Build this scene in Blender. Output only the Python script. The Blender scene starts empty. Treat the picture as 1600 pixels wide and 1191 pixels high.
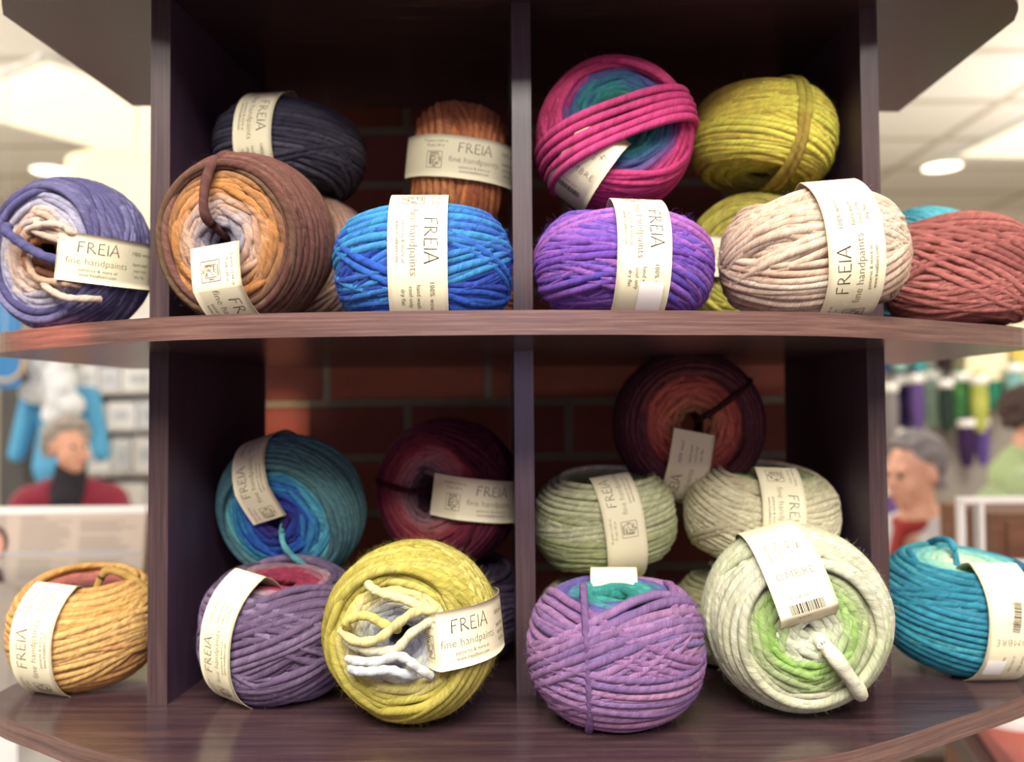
import bpy, bmesh, math, random
import numpy as np
from mathutils import Vector, Matrix
PI = math.pi
SC = bpy.context.scene
COL = SC.collection
def lin(c):
    return tuple(((v/255)/12.92 if v/255 <= .04045 else ((v/255+.055)/1.055)**2.4) for v in c)

# ---------------------------------------------------------------- camera
F = 1350.0
CZ = 1.35
cam_d = bpy.data.cameras.new('camera'); cam = bpy.data.objects.new('camera', cam_d); COL.objects.link(cam)
cam_d.sensor_width = 36.0; cam_d.lens = F/1600*36.0; cam_d.clip_start = .02
CM = Matrix.Translation((0, 0, CZ)) @ Matrix.Rotation(math.radians(90+1.93), 4, 'X') @ Matrix.Rotation(math.radians(-.47), 4, 'Z')
cam.matrix_world = CM
cam_d.dof.use_dof = True; cam_d.dof.focus_distance = .605; cam_d.dof.aperture_fstop = 3.7
SC.camera = cam
def at(px, py, Y):
    """point of the place seen at a pixel of the 1600x1191 frame, at depth Y"""
    d = CM.to_3x3() @ Vector(((px-800)/F, -(py-595.5)/F, -1))
    return Vector((0, 0, CZ)) + d*(Y/d.y)

# ---------------------------------------------------------------- world, lights, exposure
w = bpy.data.worlds.new('world'); SC.world = w; w.use_nodes = True
w.node_tree.nodes['Background'].inputs[0].default_value = (.86, .86, 1, 1)
w.node_tree.nodes['Background'].inputs[1].default_value = .30
SC.view_settings.view_transform = 'Standard'; SC.view_settings.look = 'None'
SC.view_settings.gamma = 1; SC.view_settings.use_curve_mapping = False
SC.view_settings.exposure = .55
def area(name, loc, target, sx, sy, power, col=(1, 1, 1)):
    l = bpy.data.lights.new(name, 'AREA'); l.shape = 'RECTANGLE'; l.size = sx; l.size_y = sy; l.energy = power; l.color = col
    o = bpy.data.objects.new(name, l); COL.objects.link(o); o.location = loc
    o.rotation_euler = (Vector(target)-Vector(loc)).to_track_quat('-Z', 'Y').to_euler()
    return o
def point(name, loc, power, rad, col=(1, .96, .9)):
    l = bpy.data.lights.new(name, 'POINT'); l.energy = power; l.shadow_soft_size = rad; l.color = col
    o = bpy.data.objects.new(name, l); COL.objects.link(o); o.location = loc; return o
def spot(name, loc, target, power, deg, col, rad=.02, blend=.6):
    l = bpy.data.lights.new(name, 'SPOT'); l.energy = power; l.shadow_soft_size = rad; l.color = col; l.spot_size = math.radians(deg); l.spot_blend = blend
    o = bpy.data.objects.new(name, l); COL.objects.link(o); o.location = loc
    o.rotation_euler = (Vector(target)-Vector(loc)).to_track_quat('-Z', 'Y').to_euler(); return o
area('ceiling_light_near', (-.2, -.75, 2.86), (-.2, -.6, 0), 1.8, .7, 78, (1, .95, .87))
area('ceiling_light_mid', (.2, -1.85, 2.86), (.2, -1.6, 0), 2.4, .6, 96, (1, .95, .87))
area('added_purple_fill', (.3, -4.2, 1.6), (0, .7, 1.2), 3.0, 1.6, 20, (.74, .58, 1))  # added fill from the front, tints the shelf interior purple; no window there
point('room_fill_left', (-3.2, 3.0, 2.25), 46, .12); point('room_fill_right', (3.1, 3.6, 2.25), 50, .12); point('room_fill_middle', (.3, 3.4, 2.3), 38, .12)  # added point lights without fittings, brighten the far room and its ceiling
spot('added_brick_spot_warm', (-.72, -1.2, 1.365), (-.286, 1.07, 1.335), 300, 1.9, (1, .62, .40))  # made-up narrow lamp, lights the strip of brick past the left upright
spot('added_glare_spot_red', (-.25, .10, 1.408), (-.345, .64, 1.408), 32, 3.3, (1, .22, .12), .008, 1).scale = (3.4, 1, 1)  # made-up lamp for the red glare on the middle board's left edge

# ---------------------------------------------------------------- helpers
def tag(o, label=None, cat=None, group=None, kind=None):
    if label: o['label'] = label
    if cat: o['category'] = cat
    if group: o['group'] = group
    if kind: o['kind'] = kind
    return o
def empty(name, loc=(0, 0, 0)):
    o = bpy.data.objects.new(name, None); o.empty_display_size = .02; COL.objects.link(o); o.location = loc
    return o
def link(name, me, mats, parent=None, smooth=False):
    o = bpy.data.objects.new(name, me); COL.objects.link(o)
    for m in (mats if isinstance(mats, (list, tuple)) else [mats]): me.materials.append(m)
    if smooth: me.polygons.foreach_set('use_smooth', [True]*len(me.polygons))
    if parent is not None:
        o.parent = parent
        o.matrix_parent_inverse = Matrix.Identity(4)
        o.location = -parent.location      # geometry is given in world coordinates
    return o
def quadmesh(name, V, Q, midx=None, smooth=True, attrs=None):
    me = bpy.data.meshes.new(name); V = np.asarray(V, dtype=np.float32); Q = np.asarray(Q, dtype=np.int32)
    n = Q.shape[1]
    me.vertices.add(len(V)); me.vertices.foreach_set('co', V.ravel())
    me.loops.add(Q.size); me.loops.foreach_set('vertex_index', Q.ravel())
    me.polygons.add(len(Q)); me.polygons.foreach_set('loop_start', np.arange(0, Q.size, n, dtype=np.int32))
    me.polygons.foreach_set('use_smooth', np.full(len(Q), smooth))
    if midx is not None: me.polygons.foreach_set('material_index', np.asarray(midx, dtype=np.int32))
    for k, (typ, arr) in (attrs or {}).items():
        a = me.attributes.new(k, typ, 'POINT')
        a.data.foreach_set('vector' if typ == 'FLOAT_VECTOR' else 'color', np.asarray(arr, dtype=np.float32).ravel())
    me.update(); me.validate(); return me
def bm_obj(name, bm, mats, parent=None, smooth=False, bevel=0, seg=2):
    if bevel:
        bmesh.ops.bevel(bm, geom=[e for e in bm.edges if e.calc_face_angle(0) > .6], offset=bevel, segments=seg, affect='EDGES', profile=.5)
    bmesh.ops.recalc_face_normals(bm, faces=bm.faces)
    me = bpy.data.meshes.new(name); bm.to_mesh(me); bm.free()
    return link(name, me, mats, parent, smooth)
def box(bm, c, s, rot=None):
    M = Matrix.Translation(c) @ (rot.to_4x4() if rot is not None else Matrix.Identity(4)) @ Matrix.Diagonal((s[0], s[1], s[2], 1))
    return bmesh.ops.create_cube(bm, size=1, matrix=M)['verts']
def prism(bm, pts, z0, z1, m_side=0, m_cap=0):
    a = [bm.verts.new((x, y, z0)) for x, y in pts]; b = [bm.verts.new((x, y, z1)) for x, y in pts]
    n = len(pts)
    for v in (a, b): bm.faces.new(v).material_index = m_cap
    for i in range(n):
        bm.faces.new((a[i], a[(i+1) % n], b[(i+1) % n], b[i])).material_index = m_side
def cyl(bm, p, q, r0, r1=None, seg=16):
    p = Vector(p); q = Vector(q); d = q-p
    M = Matrix.Translation((p+q)/2) @ d.to_track_quat('Z', 'Y').to_matrix().to_4x4()
    bmesh.ops.create_cone(bm, cap_ends=True, segments=seg, radius1=r0, radius2=r0 if r1 is None else r1, depth=d.length, matrix=M)
def ball_bm(bm, c, r, sub=2):
    if not hasattr(r, '__len__'): r = (r, r, r)
    bmesh.ops.create_icosphere(bm, subdivisions=sub, radius=1, matrix=Matrix.Translation(c) @ Matrix.Diagonal((*r, 1)))

# ---------------------------------------------------------------- materials
def mat(name, col, rough=.6, spec=.5, emit=0, metal=0, trans=0, alpha=1, noise=None, sheen=0, coat=0):
    m = bpy.data.materials.new(name); m.use_nodes = True; nt = m.node_tree; b = nt.nodes['Principled BSDF']
    c = (*lin(col), 1); b.inputs['Base Color'].default_value = c; b.inputs['Roughness'].default_value = rough
    b.inputs['Specular IOR Level'].default_value = spec; b.inputs['Metallic'].default_value = metal
    b.inputs['Transmission Weight'].default_value = trans; b.inputs['Alpha'].default_value = alpha
    b.inputs['Sheen Weight'].default_value = sheen; b.inputs['Coat Weight'].default_value = coat
    if emit:
        b.inputs['Emission Color'].default_value = c; b.inputs['Emission Strength'].default_value = emit
    if noise:
        sc, amt = noise
        tc = nt.nodes.new('ShaderNodeTexCoord'); n = nt.nodes.new('ShaderNodeTexNoise'); n.inputs['Scale'].default_value = sc; n.inputs['Detail'].default_value = 5
        nt.links.new(tc.outputs['Object'], n.inputs['Vector'])
        mx = nt.nodes.new('ShaderNodeMix'); mx.data_type = 'RGBA'; mx.blend_type = 'MULTIPLY'; mx.inputs[0].default_value = amt
        mx.inputs[6].default_value = c; nt.links.new(n.outputs['Color'], mx.inputs[7]); nt.links.new(mx.outputs[2], b.inputs['Base Color'])
        bp = nt.nodes.new('ShaderNodeBump'); bp.inputs['Strength'].default_value = .25; bp.inputs['Distance'].default_value = .004
        nt.links.new(n.outputs['Fac'], bp.inputs['Height']); nt.links.new(bp.outputs[0], b.inputs['Normal'])
    return m
def ramp(nt, stops):
    r = nt.nodes.new('ShaderNodeValToRGB'); e = r.color_ramp.elements
    while len(e) < len(stops): e.new(.5)
    for i, (p, c) in enumerate(stops): e[i].position = p; e[i].color = (*lin(c), 1)
    return r
def wood(name, stops, scale, rough, coat=0.0):
    """dark wood-grain laminate; scale stretches the grain along one axis"""
    m = bpy.data.materials.new(name); m.use_nodes = True; nt = m.node_tree; b = nt.nodes['Principled BSDF']
    tc = nt.nodes.new('ShaderNodeTexCoord'); mp = nt.nodes.new('ShaderNodeMapping'); mp.inputs['Scale'].default_value = scale
    nt.links.new(tc.outputs['Object'], mp.inputs[0])
    n = nt.nodes.new('ShaderNodeTexNoise'); n.inputs['Scale'].default_value = 1; n.inputs['Detail'].default_value = 6; n.inputs['Roughness'].default_value = .65
    nt.links.new(mp.outputs[0], n.inputs['Vector'])
    r = ramp(nt, stops); nt.links.new(n.outputs['Fac'], r.inputs[0]); nt.links.new(r.outputs[0], b.inputs['Base Color'])
    b.inputs['Roughness'].default_value = rough; b.inputs['Coat Weight'].default_value = coat; b.inputs['Coat Roughness'].default_value = .25
    bp = nt.nodes.new('ShaderNodeBump'); bp.inputs['Strength'].default_value = .12; bp.inputs['Distance'].default_value = .001
    nt.links.new(n.outputs['Fac'], bp.inputs['Height']); nt.links.new(bp.outputs[0], b.inputs['Normal'])
    return m
DW = [(.30, (48, 33, 40)), (.5, (64, 46, 50)), (.72, (84, 62, 60))]
EW = [(.30, (80, 62, 63)), (.5, (104, 85, 82)), (.72, (134, 112, 104))]
M = {}
M['board'] = wood('board_laminate', DW, (9, 160, 160), .24, .2)
M['edge_x'] = wood('edge_grain_across', [(.30, (72, 50, 48)), (.5, (98, 70, 64)), (.72, (124, 94, 84))], (12, 12, 420), .36, .2)
M['edge_z'] = wood('edge_grain_upright', [(.30, (54, 39, 41)), (.5, (68, 51, 52)), (.72, (86, 67, 66))], (420, 420, 10), .33, .2)
M['panel'] = wood('panel_laminate', [(.3, (56, 39, 58)), (.7, (70, 50, 68))], (160, 160, 9), .45)

def wool():
    m = bpy.data.materials.new('wool_yarn'); m.use_nodes = True; nt = m.node_tree; b = nt.nodes['Principled BSDF']; L = nt.links.new
    ac = nt.nodes.new('ShaderNodeAttribute'); ac.attribute_name = 'dye'
    af = nt.nodes.new('ShaderNodeAttribute'); af.attribute_name = 'fibre'
    def mth(op, a, b_=None, c_=None):
        n_ = nt.nodes.new('ShaderNodeMath'); n_.operation = op
        for k_, v_ in enumerate((a, b_, c_)):
            if v_ is None: continue
            if isinstance(v_, (int, float)): n_.inputs[k_].default_value = v_
            else: L(v_, n_.inputs[k_])
        return n_.outputs[0]
    sx = nt.nodes.new('ShaderNodeSeparateXYZ'); L(af.outputs['Vector'], sx.inputs[0])
    th = mth('MULTIPLY_ADD', sx.outputs[0], 430.0, mth('ARCTAN2', sx.outputs[2], sx.outputs[1]))     # twist of the roving
    cx = nt.nodes.new('ShaderNodeCombineXYZ'); L(sx.outputs[0], cx.inputs[0]); L(mth('COSINE', th), cx.inputs[1]); L(mth('SINE', th), cx.inputs[2])
    ridge = mth('SINE', mth('MULTIPLY', th, 2.0))
    mp = nt.nodes.new('ShaderNodeMapping'); mp.inputs['Scale'].default_value = (120, 4.0, 4.0); L(cx.outputs[0], mp.inputs[0])
    n = nt.nodes.new('ShaderNodeTexNoise'); n.inputs['Scale'].default_value = 1; n.inputs['Detail'].default_value = 4; n.inputs['Roughness'].default_value = .7; L(mp.outputs[0], n.inputs['Vector'])
    mp2 = nt.nodes.new('ShaderNodeMapping'); mp2.inputs['Scale'].default_value = (38, .4, .4); L(cx.outputs[0], mp2.inputs[0])
    n2 = nt.nodes.new('ShaderNodeTexNoise'); n2.inputs['Scale'].default_value = 1; n2.inputs['Detail'].default_value = 2; L(mp2.outputs[0], n2.inputs['Vector'])
    mr = nt.nodes.new('ShaderNodeMapRange'); mr.inputs['From Min'].default_value = .3; mr.inputs['From Max'].default_value = .7; mr.inputs['To Min'].default_value = .55; mr.inputs['To Max'].default_value = 1.22; L(n.outputs['Fac'], mr.inputs[0])
    mr2 = nt.nodes.new('ShaderNodeMapRange'); mr2.inputs['From Min'].default_value = .3; mr2.inputs['From Max'].default_value = .7; mr2.inputs['To Min'].default_value = .82; mr2.inputs['To Max'].default_value = 1.15; L(n2.outputs['Fac'], mr2.inputs[0])
    mu = nt.nodes.new('ShaderNodeMath'); mu.operation = 'MULTIPLY'; L(mr.outputs[0], mu.inputs[0]); L(mr2.outputs[0], mu.inputs[1])
    vs = nt.nodes.new('ShaderNodeVectorMath'); vs.operation = 'SCALE'; L(ac.outputs['Color'], vs.inputs[0]); L(mu.outputs[0], vs.inputs['Scale'])
    L(vs.outputs[0], b.inputs['Base Color'])
    b.inputs['Roughness'].default_value = .9; b.inputs['Specular IOR Level'].default_value = .15
    b.inputs['Sheen Weight'].default_value = .35; b.inputs['Sheen Roughness'].default_value = .5
    L(ac.outputs['Color'], b.inputs['Sheen Tint'])
    bp = nt.nodes.new('ShaderNodeBump'); bp.inputs['Strength'].default_value = .7; bp.inputs['Distance'].default_value = .0016
    L(mth('MULTIPLY_ADD', ridge, .22, n.outputs['Fac']), bp.inputs['Height']); L(bp.outputs[0], b.inputs['Normal'])
    return m
M['wool'] = wool()
M['paper'] = mat('label_paper', (234, 225, 190), .55, .3)
M['sticker'] = mat('white_sticker', (250, 246, 238), .5, .3)
M['ink'] = mat('brown_ink', (58, 46, 38), .7, .2)
M['ink_light'] = mat('pale_ink', (118, 108, 84), .7, .2)

# ---------------------------------------------------------------- yarn
def norms(a): return a/np.maximum(np.linalg.norm(a, axis=-1, keepdims=True), 1e-9)
def tubes(P, r, ref, closed=True, sides=7, seed=0):
    """P (S,N,3) centre lines, r (S,N), ref (S,N,3) outward normals -> verts, quads, fibre coordinates, (strand, point) index"""
    S, N, _ = P.shape; rng = np.random.RandomState(seed)
    if closed: T = np.roll(P, -1, 1)-np.roll(P, 1, 1)
    else: T = np.gradient(P, axis=1)
    T = norms(T); B = norms(np.cross(T, ref)); Nn = np.cross(B, T)
    L = np.concatenate([np.zeros((S, 1)), np.cumsum(np.linalg.norm(np.diff(P, axis=1), axis=-1), 1)], 1)
    if closed:
        cat = lambda a_: np.concatenate([a_, a_[:, :1]], 1); P, T, B, Nn, r = map(cat, (P, T, B, Nn, np.broadcast_to(r, (S, N)))); N += 1
        L = np.concatenate([np.zeros((S, 1)), np.cumsum(np.linalg.norm(np.diff(P, axis=1), axis=-1), 1)], 1)
    v = np.linspace(0, 2*PI, sides, endpoint=False)
    V = P[:, :, None]+r[:, :, None, None]*(np.cos(v)[None, None, :, None]*Nn[:, :, None]+np.sin(v)[None, None, :, None]*B[:, :, None])
    vv = np.broadcast_to(v[None, None], (S, N, sides)); U = np.broadcast_to((L+rng.rand(S, 1)*9)[:, :, None], (S, N, sides))
    A = np.stack([U, np.cos(vv), np.sin(vv)], -1)
    i = np.arange(S)[:, None, None]*N*sides; M_ = N-1
    a = (np.arange(M_)[None, :, None])*sides; a2 = a+sides
    k = np.arange(sides)[None, None, :]; k2 = (k+1) % sides
    Q = np.stack([i+a+k, i+a+k2, i+a2+k2, i+a2+k], -1).reshape(-1, 4)
    return V.reshape(-1, 3), Q, A.reshape(-1, 3)
def percol(C_, sides, closed=True):
    """colour per strand point -> colour per tube vertex"""
    if closed: C_ = np.concatenate([C_, C_[:, :1]], 1)
    return np.repeat(C_.reshape(-1, 3), sides, 0)
def pn(lam, p):
    c = np.abs(np.cos(lam)); s = np.abs(np.sin(lam)); n = (c**p+s**p)**(1/p)
    return c/n, np.sin(lam)/n
def lerpc(stops, t):
    """colour along a list of sRGB colours, t 0..1 (array)"""
    c = np.array([lin(s) for s in stops]); c = c*.83+.17*(c @ np.array([.3, .6, .1]))[:, None]; t = np.clip(np.asarray(t), 0, 1)*(len(c)-1)
    i = np.minimum(t.astype(int), len(c)-2) if len(c) > 1 else np.zeros_like(t, int)
    if len(c) == 1: return np.broadcast_to(c[0], t.shape+(3,)).copy()
    f = (t-i)[..., None]; return c[i]*(1-f)+c[i+1]*f

# printed matter for the paper bands: polygons in (a, b) = (along the words, up)
def quad_stroke(p, q, w0, w1, n=4):
    p = Vector(p); q = Vector(q); d = (q-p).normalized(); nrm = Vector((-d.y, d.x)); V = []; Fc = []
    for i in range(n+1):
        t = i/n; c = p.lerp(q, t); ww = (w0+(w1-w0)*t)/2
        V += [tuple(c+nrm*ww), tuple(c-nrm*ww)]
    for i in range(n): Fc.append((2*i, 2*i+1, 2*i+3, 2*i+2))
    return V, Fc
def strokes(lst):
    V = []; Fc = []
    for s in lst:
        v, f = quad_stroke(*s); o = len(V); V += v; Fc += [tuple(i+o for i in g) for g in f]
    return V, Fc
def brand_word():
    t = .085; L = []
    def S(p, q, a=t, b=t): L.append((p, q, a, b))
    S((.05, 1), (0, 0), .06, .1); S((.03, .97), (.55, 1.0), .05, .08); S((.02, .55), (.42, .56), .05, .07)                      # F
    x = .82; S((x, 1), (x, 0), .06, .1)
    arc = [(x, .98), (x+.28, .97), (x+.43, .83), (x+.40, .66), (x+.24, .54), (x+.02, .5)]
    for a, b in zip(arc, arc[1:]): S(a, b, .06, .06)
    S((x+.16, .52), (x+.68, .02), .06, .1)                                                                                    # R
    x = 1.74; S((x+.02, .99), (x, .02), .06, .09); S((x, .98), (x+.5, 1.01), .05, .07); S((x, .54), (x+.42, .55), .05, .06); S((x, .03), (x+.56, .02), .06, .09)   # E
    x = 2.52; S((x+.02, 1), (x, 0), .06, .09)                                                                                 # I
    x = 2.74; S((x, 0), (x+.46, 1.12), .09, .05); S((x+.44, 1.14), (x+.86, -.02), .06, .11); S((x+.18, .36), (x+.70, .38), .05, .05)   # A
    V, Fc = strokes(L)
    return [((a-1.78)/3.6, b/3.6) for a, b in V], Fc     # width 1
_tc = {}
def text2d(s, size, spacing=1.0, thin=0.0):
    key = (s, size, spacing, thin)
    if key in _tc: return _tc[key]
    cu = bpy.data.curves.new('t', 'FONT'); cu.body = s; cu.size = size; cu.space_character = spacing; cu.align_x = 'CENTER'; cu.resolution_u = 2; cu.offset = thin
    o = bpy.data.objects.new('t', cu); COL.objects.link(o)
    dg = bpy.context.evaluated_depsgraph_get(); dg.update(); me = o.evaluated_get(dg).to_mesh()
    V = [(v.co.x, v.co.y) for v in me.vertices]; Fc = [tuple(p.vertices) for p in me.polygons]
    o.evaluated_get(dg).to_mesh_clear(); bpy.data.objects.remove(o); bpy.data.curves.remove(cu)
    _tc[key] = (V, Fc); return V, Fc
def place2d(vf, dx=0, dy=0, s=1, rot=0):
    V, Fc = vf; c, n = math.cos(rot), math.sin(rot)
    return [((x*c-y*n)*s+dx, (x*n+y*c)*s+dy) for x, y in V], Fc
def sqr(cx, cy, h, t):
    c = [(cx-h, cy-h), (cx+h, cy-h), (cx+h, cy+h), (cx-h, cy+h)]
    return [(c[i], c[(i+1) % 4], t, t) for i in range(4)]
def front_print(W):
    dark = [place2d(brand_word(), 0, .11*W, .80*W)]
    light = [place2d(text2d('fine handpaints', .20*W, 1.02, -.0001), 0, -.13*W),
             place2d(text2d('patterns & more at', .088*W, 1.1), .02*W, -.265*W), place2d(text2d('www.freiafibers.com', .088*W, 1.0), .02*W, -.365*W)]
    x = .98*W
    light += [place2d(text2d('100% wool', .115*W, 1.1), x, .20*W)]
    for i, s in enumerate(('hand wash', 'cool only', 'dry flat')): light.append(place2d(text2d(s, .10*W, 1.05), x, (-.02-.13*i)*W))
    x = -.97*W
    for i, s in enumerate(('75 grams | 2.64 oz', '75 yds | 69 m')): light.append(place2d(text2d(s, .078*W, 1.05), x, (.32-.11*i)*W))
    t = .012*W; y = -.10*W
    light.append(strokes([s for h in (.19, .115) for s in sqr(x, y, h*W, t)] + sqr(x-.06*W, y-.04*W, .045*W, t)
                         + [((x-.08*W, y+.07*W), (x+.03*W, y+.07*W), .03*W, .02*W), ((x+.02*W, y-.08*W), (x+.09*W, y-.08*W), .03*W, .03*W), ((x-.09*W, y-.1*W), (x-.09*W, y+.09*W), .015*W, .015*W), ((x-.06*W, y-.06*W), (x+.08*W, y+.05*W), .02*W, .01*W),
                            ((x-.12*W, y+.15*W), (x+.10*W, y+.155*W), .02*W, .02*W), ((x+.15*W, y+.06*W), (x+.15*W, y-.04*W), .02*W, .02*W), ((x-.03*W, y-.15*W), (x+.04*W, y-.15*W), .025*W, .025*W)]))
    return dark, light
def back_print(W, side=False):
    """the other side of the band: the word across, a strip of bars and small lines"""
    light = [place2d(text2d('OMBRÉ', .19*W, 1.15, -.00015), 0, 0)]
    dark = []; rnd = random.Random(4); bars = []; x = -.28*W
    while x < .28*W:
        wd = rnd.choice((.01, .014, .022))*W; bars.append(((x, -.58*W), (x, -.42*W), wd, wd)); x += wd+rnd.choice((.011, .014))*W
    b = strokes(bars)
    if side: b = place2d(place2d(b, 0, .5*W), -.08*W, -.42*W, 1, PI/2-.12)
    dark.append(b)
    light += [place2d(text2d('F-OB-307', .07*W, 1.3), -.05*W, -.34*W), place2d(text2d('$24.00', .06*W, 1.3), -.08*W, -.70*W)]
    for i, s in enumerate(('hand dyed', 'in the USA', 'by FREIA')):
        light.append(place2d(text2d(s, .085*W, 1.1), (-.26+.19*i)*W, .55*W, 1, PI/2))
    light.append(strokes([((.22*W, .46*W), (.25*W, .60*W), .012*W, .02*W), ((.25*W, .60*W), (.31*W, .55*W), .012*W, .012*W), ((.19*W, .53*W), (.29*W, .50*W), .012*W, .012*W)]))
    return dark, light

class Ball:
    def __init__(s, R, H, p=2.5): s.R, s.H, s.p = R, H, p
def yarn_ball(px, py, Y, R, H, axis, mdir, inner, outer, label, seed, r=.0029, band=None, ties=(), rest=None, q=1.0, p=2.5, hole=.2, fuzz=0, group=None, tilt=1.0, patch=.45, big=1.0, tail=None, face=.78, maxlat=1.12, centre=None, deep=.74, gain=1.0):
    rng = np.random.RandomState(seed)
    az = Vector(axis).normalized(); mx = Vector(mdir); mx = (mx-az*mx.dot(az)).normalized(); my = az.cross(mx)
    RM = np.array([[mx.x, my.x, az.x], [mx.y, my.y, az.y], [mx.z, my.z, az.z]])
    N = int(60*q); sides = 7 if q > .8 else 5
    LAM = []; PH = []; RR = []; HH = []; C = []; TH = []; OFF = []
    def add(lam, phi, Rk, Hk, col, off, th):
        LAM.append(lam); PH.append(phi); RR.append(np.full(N, Rk)); HH.append(np.full(N, Hk)); C.append(col); OFF.append(off); TH.append(th)
    t = np.linspace(0, 2*PI, N, endpoint=False)
    def wob(a, ks=(2, 3, 5, 8)):
        return sum(a/k**.5*np.sin(k*t+rng.rand()*2*PI)*rng.rand() for k in ks)
    # nested shells whose crossings show around the hole
    K = 12
    for k in range(K):
        g = k/(K-1); Rk = R*(.52+.47*g); Hk = H*(deep+(.99-deep)*g**.6)
        rho = hole+(face-hole)*g                        # radius at the end, in R
        ratio = min(.97, rho*R/Rk)
        # latitude whose p-norm radius is the ratio
        ls = np.linspace(.2, 1.52, 200); cr, _ = pn(ls, p); tau = ls[np.argmin(abs(cr-ratio))]
        n = int((6+8*g)*q**.5+2); ph0 = rng.rand()*2*PI
        for j in range(n):
            f0 = ph0+2*PI*j/n+rng.randn()*.12; tj = tau*(1+rng.randn()*.035)
            lam = np.arctan(np.tan(tj)*np.sin(t-f0))+wob(.02)
            ct = np.clip(g+rng.randn()*.05+.03*np.sin(t+rng.rand()*6), 0, 1)
            add(lam, t, Rk, Hk, lerpc(inner, ct), wob(.0005)+rng.rand()*.0022, r*(1.0+.1*rng.rand())*np.ones(N)+wob(r*.05, (3, 7, 11)))
    # low under-layer that closes the side
    top = 1.0
    for i, o in enumerate(np.linspace(-.62, .62, int(17*q**.5*.0029/r+3))):
        f0 = rng.rand()*2*PI; lam = o+rng.uniform(.05, .25)*np.sin(t-f0)+wob(.015)
        add(lam, t, R, H, lerpc(outer, rng.rand()*.5+.25*np.sin(t+rng.rand()*6)+.25), wob(.0005)+.0004, r*np.ones(N)+wob(r*.05))
    # bundles of parallel wraps laid over each other
    nb = int(15*(.5+.5*q)); cph = rng.rand()
    for b in range(nb):
        steep = rng.rand() < patch
        tau = (rng.uniform(.38, .72) if steep else rng.uniform(.03, .24))*tilt
        mxoff = max(.05, .80-tau); off = rng.uniform(-mxoff, mxoff)*(.6 if steep else 1)
        n = rng.randint(3, 7) if not steep else rng.randint(2, 6); f0 = rng.rand()*2*PI
        dl = 2*r*1.0/(R*.95); lift = .0012+(b/nb)*.0030+rng.rand()*.0006
        cb = (cph+b/nb*1.0+rng.rand()*.25) % 1.0
        for i in range(n):
            lam = off+(i-(n-1)/2)*dl+tau*np.sin(t-f0+rng.randn()*.03)+wob(.016)
            lam = np.clip(lam, -maxlat, maxlat)
            ct = cb+.18*np.sin(t+f0*1.7)+rng.randn()*.08
            add(lam, t, R, H, lerpc(outer, np.abs((ct % 2)-1) if False else np.clip(ct, 0, 1)), lift+wob(.00045)+(i % 2)*.0003, r*(.9+.2*rng.rand())*np.ones(N)+wob(r*.07, (3, 7, 11)))
    LAM = np.array(LAM); PH = np.array(PH); RR = np.array(RR); HH = np.array(HH); C = np.array(C); OFF = np.array(OFF); TH = np.array(TH)
    cr, sr = pn(LAM, p)
    P = np.stack([cr*RR*np.cos(PH), cr*RR*np.sin(PH), sr*HH], -1)
    ref = norms(np.stack([cr**(p-1)/RR*np.cos(PH), cr**(p-1)/RR*np.sin(PH), np.sign(sr)*np.abs(sr)**(p-1)/HH], -1))
    P = P+ref*OFF[..., None]
    V, Q, A = tubes(P, TH, ref, True, sides, seed)
    D = percol(C, sides)
    # solid heart of the ball, open at the hole
    m = 40; nn = 28; lat = np.linspace(-1.15, 1.15, nn)
    c1, s1 = pn(lat, p); prof = [(c*R*.93, s*H*(.86-.22*min(1, abs(s)**3))) for c, s in zip(c1, s1)]
    hr = max(hole*.75, .12)*R; prof += [(hr*1.5, H*(deep-.24)), (hr, H*(deep-.40)), (hr, 0), (hr, -H*(deep-.40)), (hr*1.5, -H*(deep-.24))]
    prof = np.array(prof); a = np.linspace(0, 2*PI, m, endpoint=False)
    CV = np.stack([prof[:, 0][:, None]*np.cos(a), prof[:, 0][:, None]*np.sin(a), np.repeat(prof[:, 1][:, None], m, 1)], -1)
    np_ = len(prof); ii = np.arange(np_)[:, None]; jj = np.arange(m)[None]
    CQ = np.stack([ii*m+jj, ii*m+(jj+1) % m, ((ii+1) % np_)*m+(jj+1) % m, ((ii+1) % np_)*m+jj], -1).reshape(-1, 4)
    gk = np.clip((prof[:, 0]/R-hole)/(face-hole), 0, 1); cc = lerpc(inner, gk); sd = (np.abs(prof[:, 1]) < .55*H) & (prof[:, 0] > .5*R); cc[sd] = lerpc(outer, np.array([.5])); cc = np.repeat(cc, m, 0) 
    fib = np.stack([np.broadcast_to(a, (np_, m)).ravel()*R, np.repeat(prof[:, 1], m)*400, np.repeat(prof[:, 0], m)*300], -1)
    off0 = len(V); V = np.concatenate([V, CV.reshape(-1, 3)]); Q = np.concatenate([Q, CQ+off0]); A = np.concatenate([A, fib]); D = np.concatenate([D, cc])
    # sit on the support
    lowest = (V @ RM.T)[:, 2].min()
    c = Vector(centre) if centre else at(px, py, Y)
    if rest is not None: c.z = rest-lowest+.0002
    c0 = np.array(c)
    def W_(v): return (np.asarray(v) @ RM.T)
    root = empty('yarn_ball', c); tag(root, label, 'yarn ball', group or ('yarn balls on the middle shelf' if py < 520 else 'yarn balls on the lower shelf'))
    def child(name, me, mats, smooth=None, par=None):
        o = bpy.data.objects.new(name, me); COL.objects.link(o); o.parent = par or root
        for m_ in mats: me.materials.append(m_)
        return o
    D = np.minimum(D*gain, .92); C = np.minimum(C*gain, .92)
    dye = lambda d: np.concatenate([d, np.ones((len(d), 1))], 1)
    child('yarn_winding', quadmesh('yarn_winding', W_(V), Q, attrs={'fibre': ('FLOAT_VECTOR', A), 'dye': ('FLOAT_COLOR', dye(D))}), [M['wool']])
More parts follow.
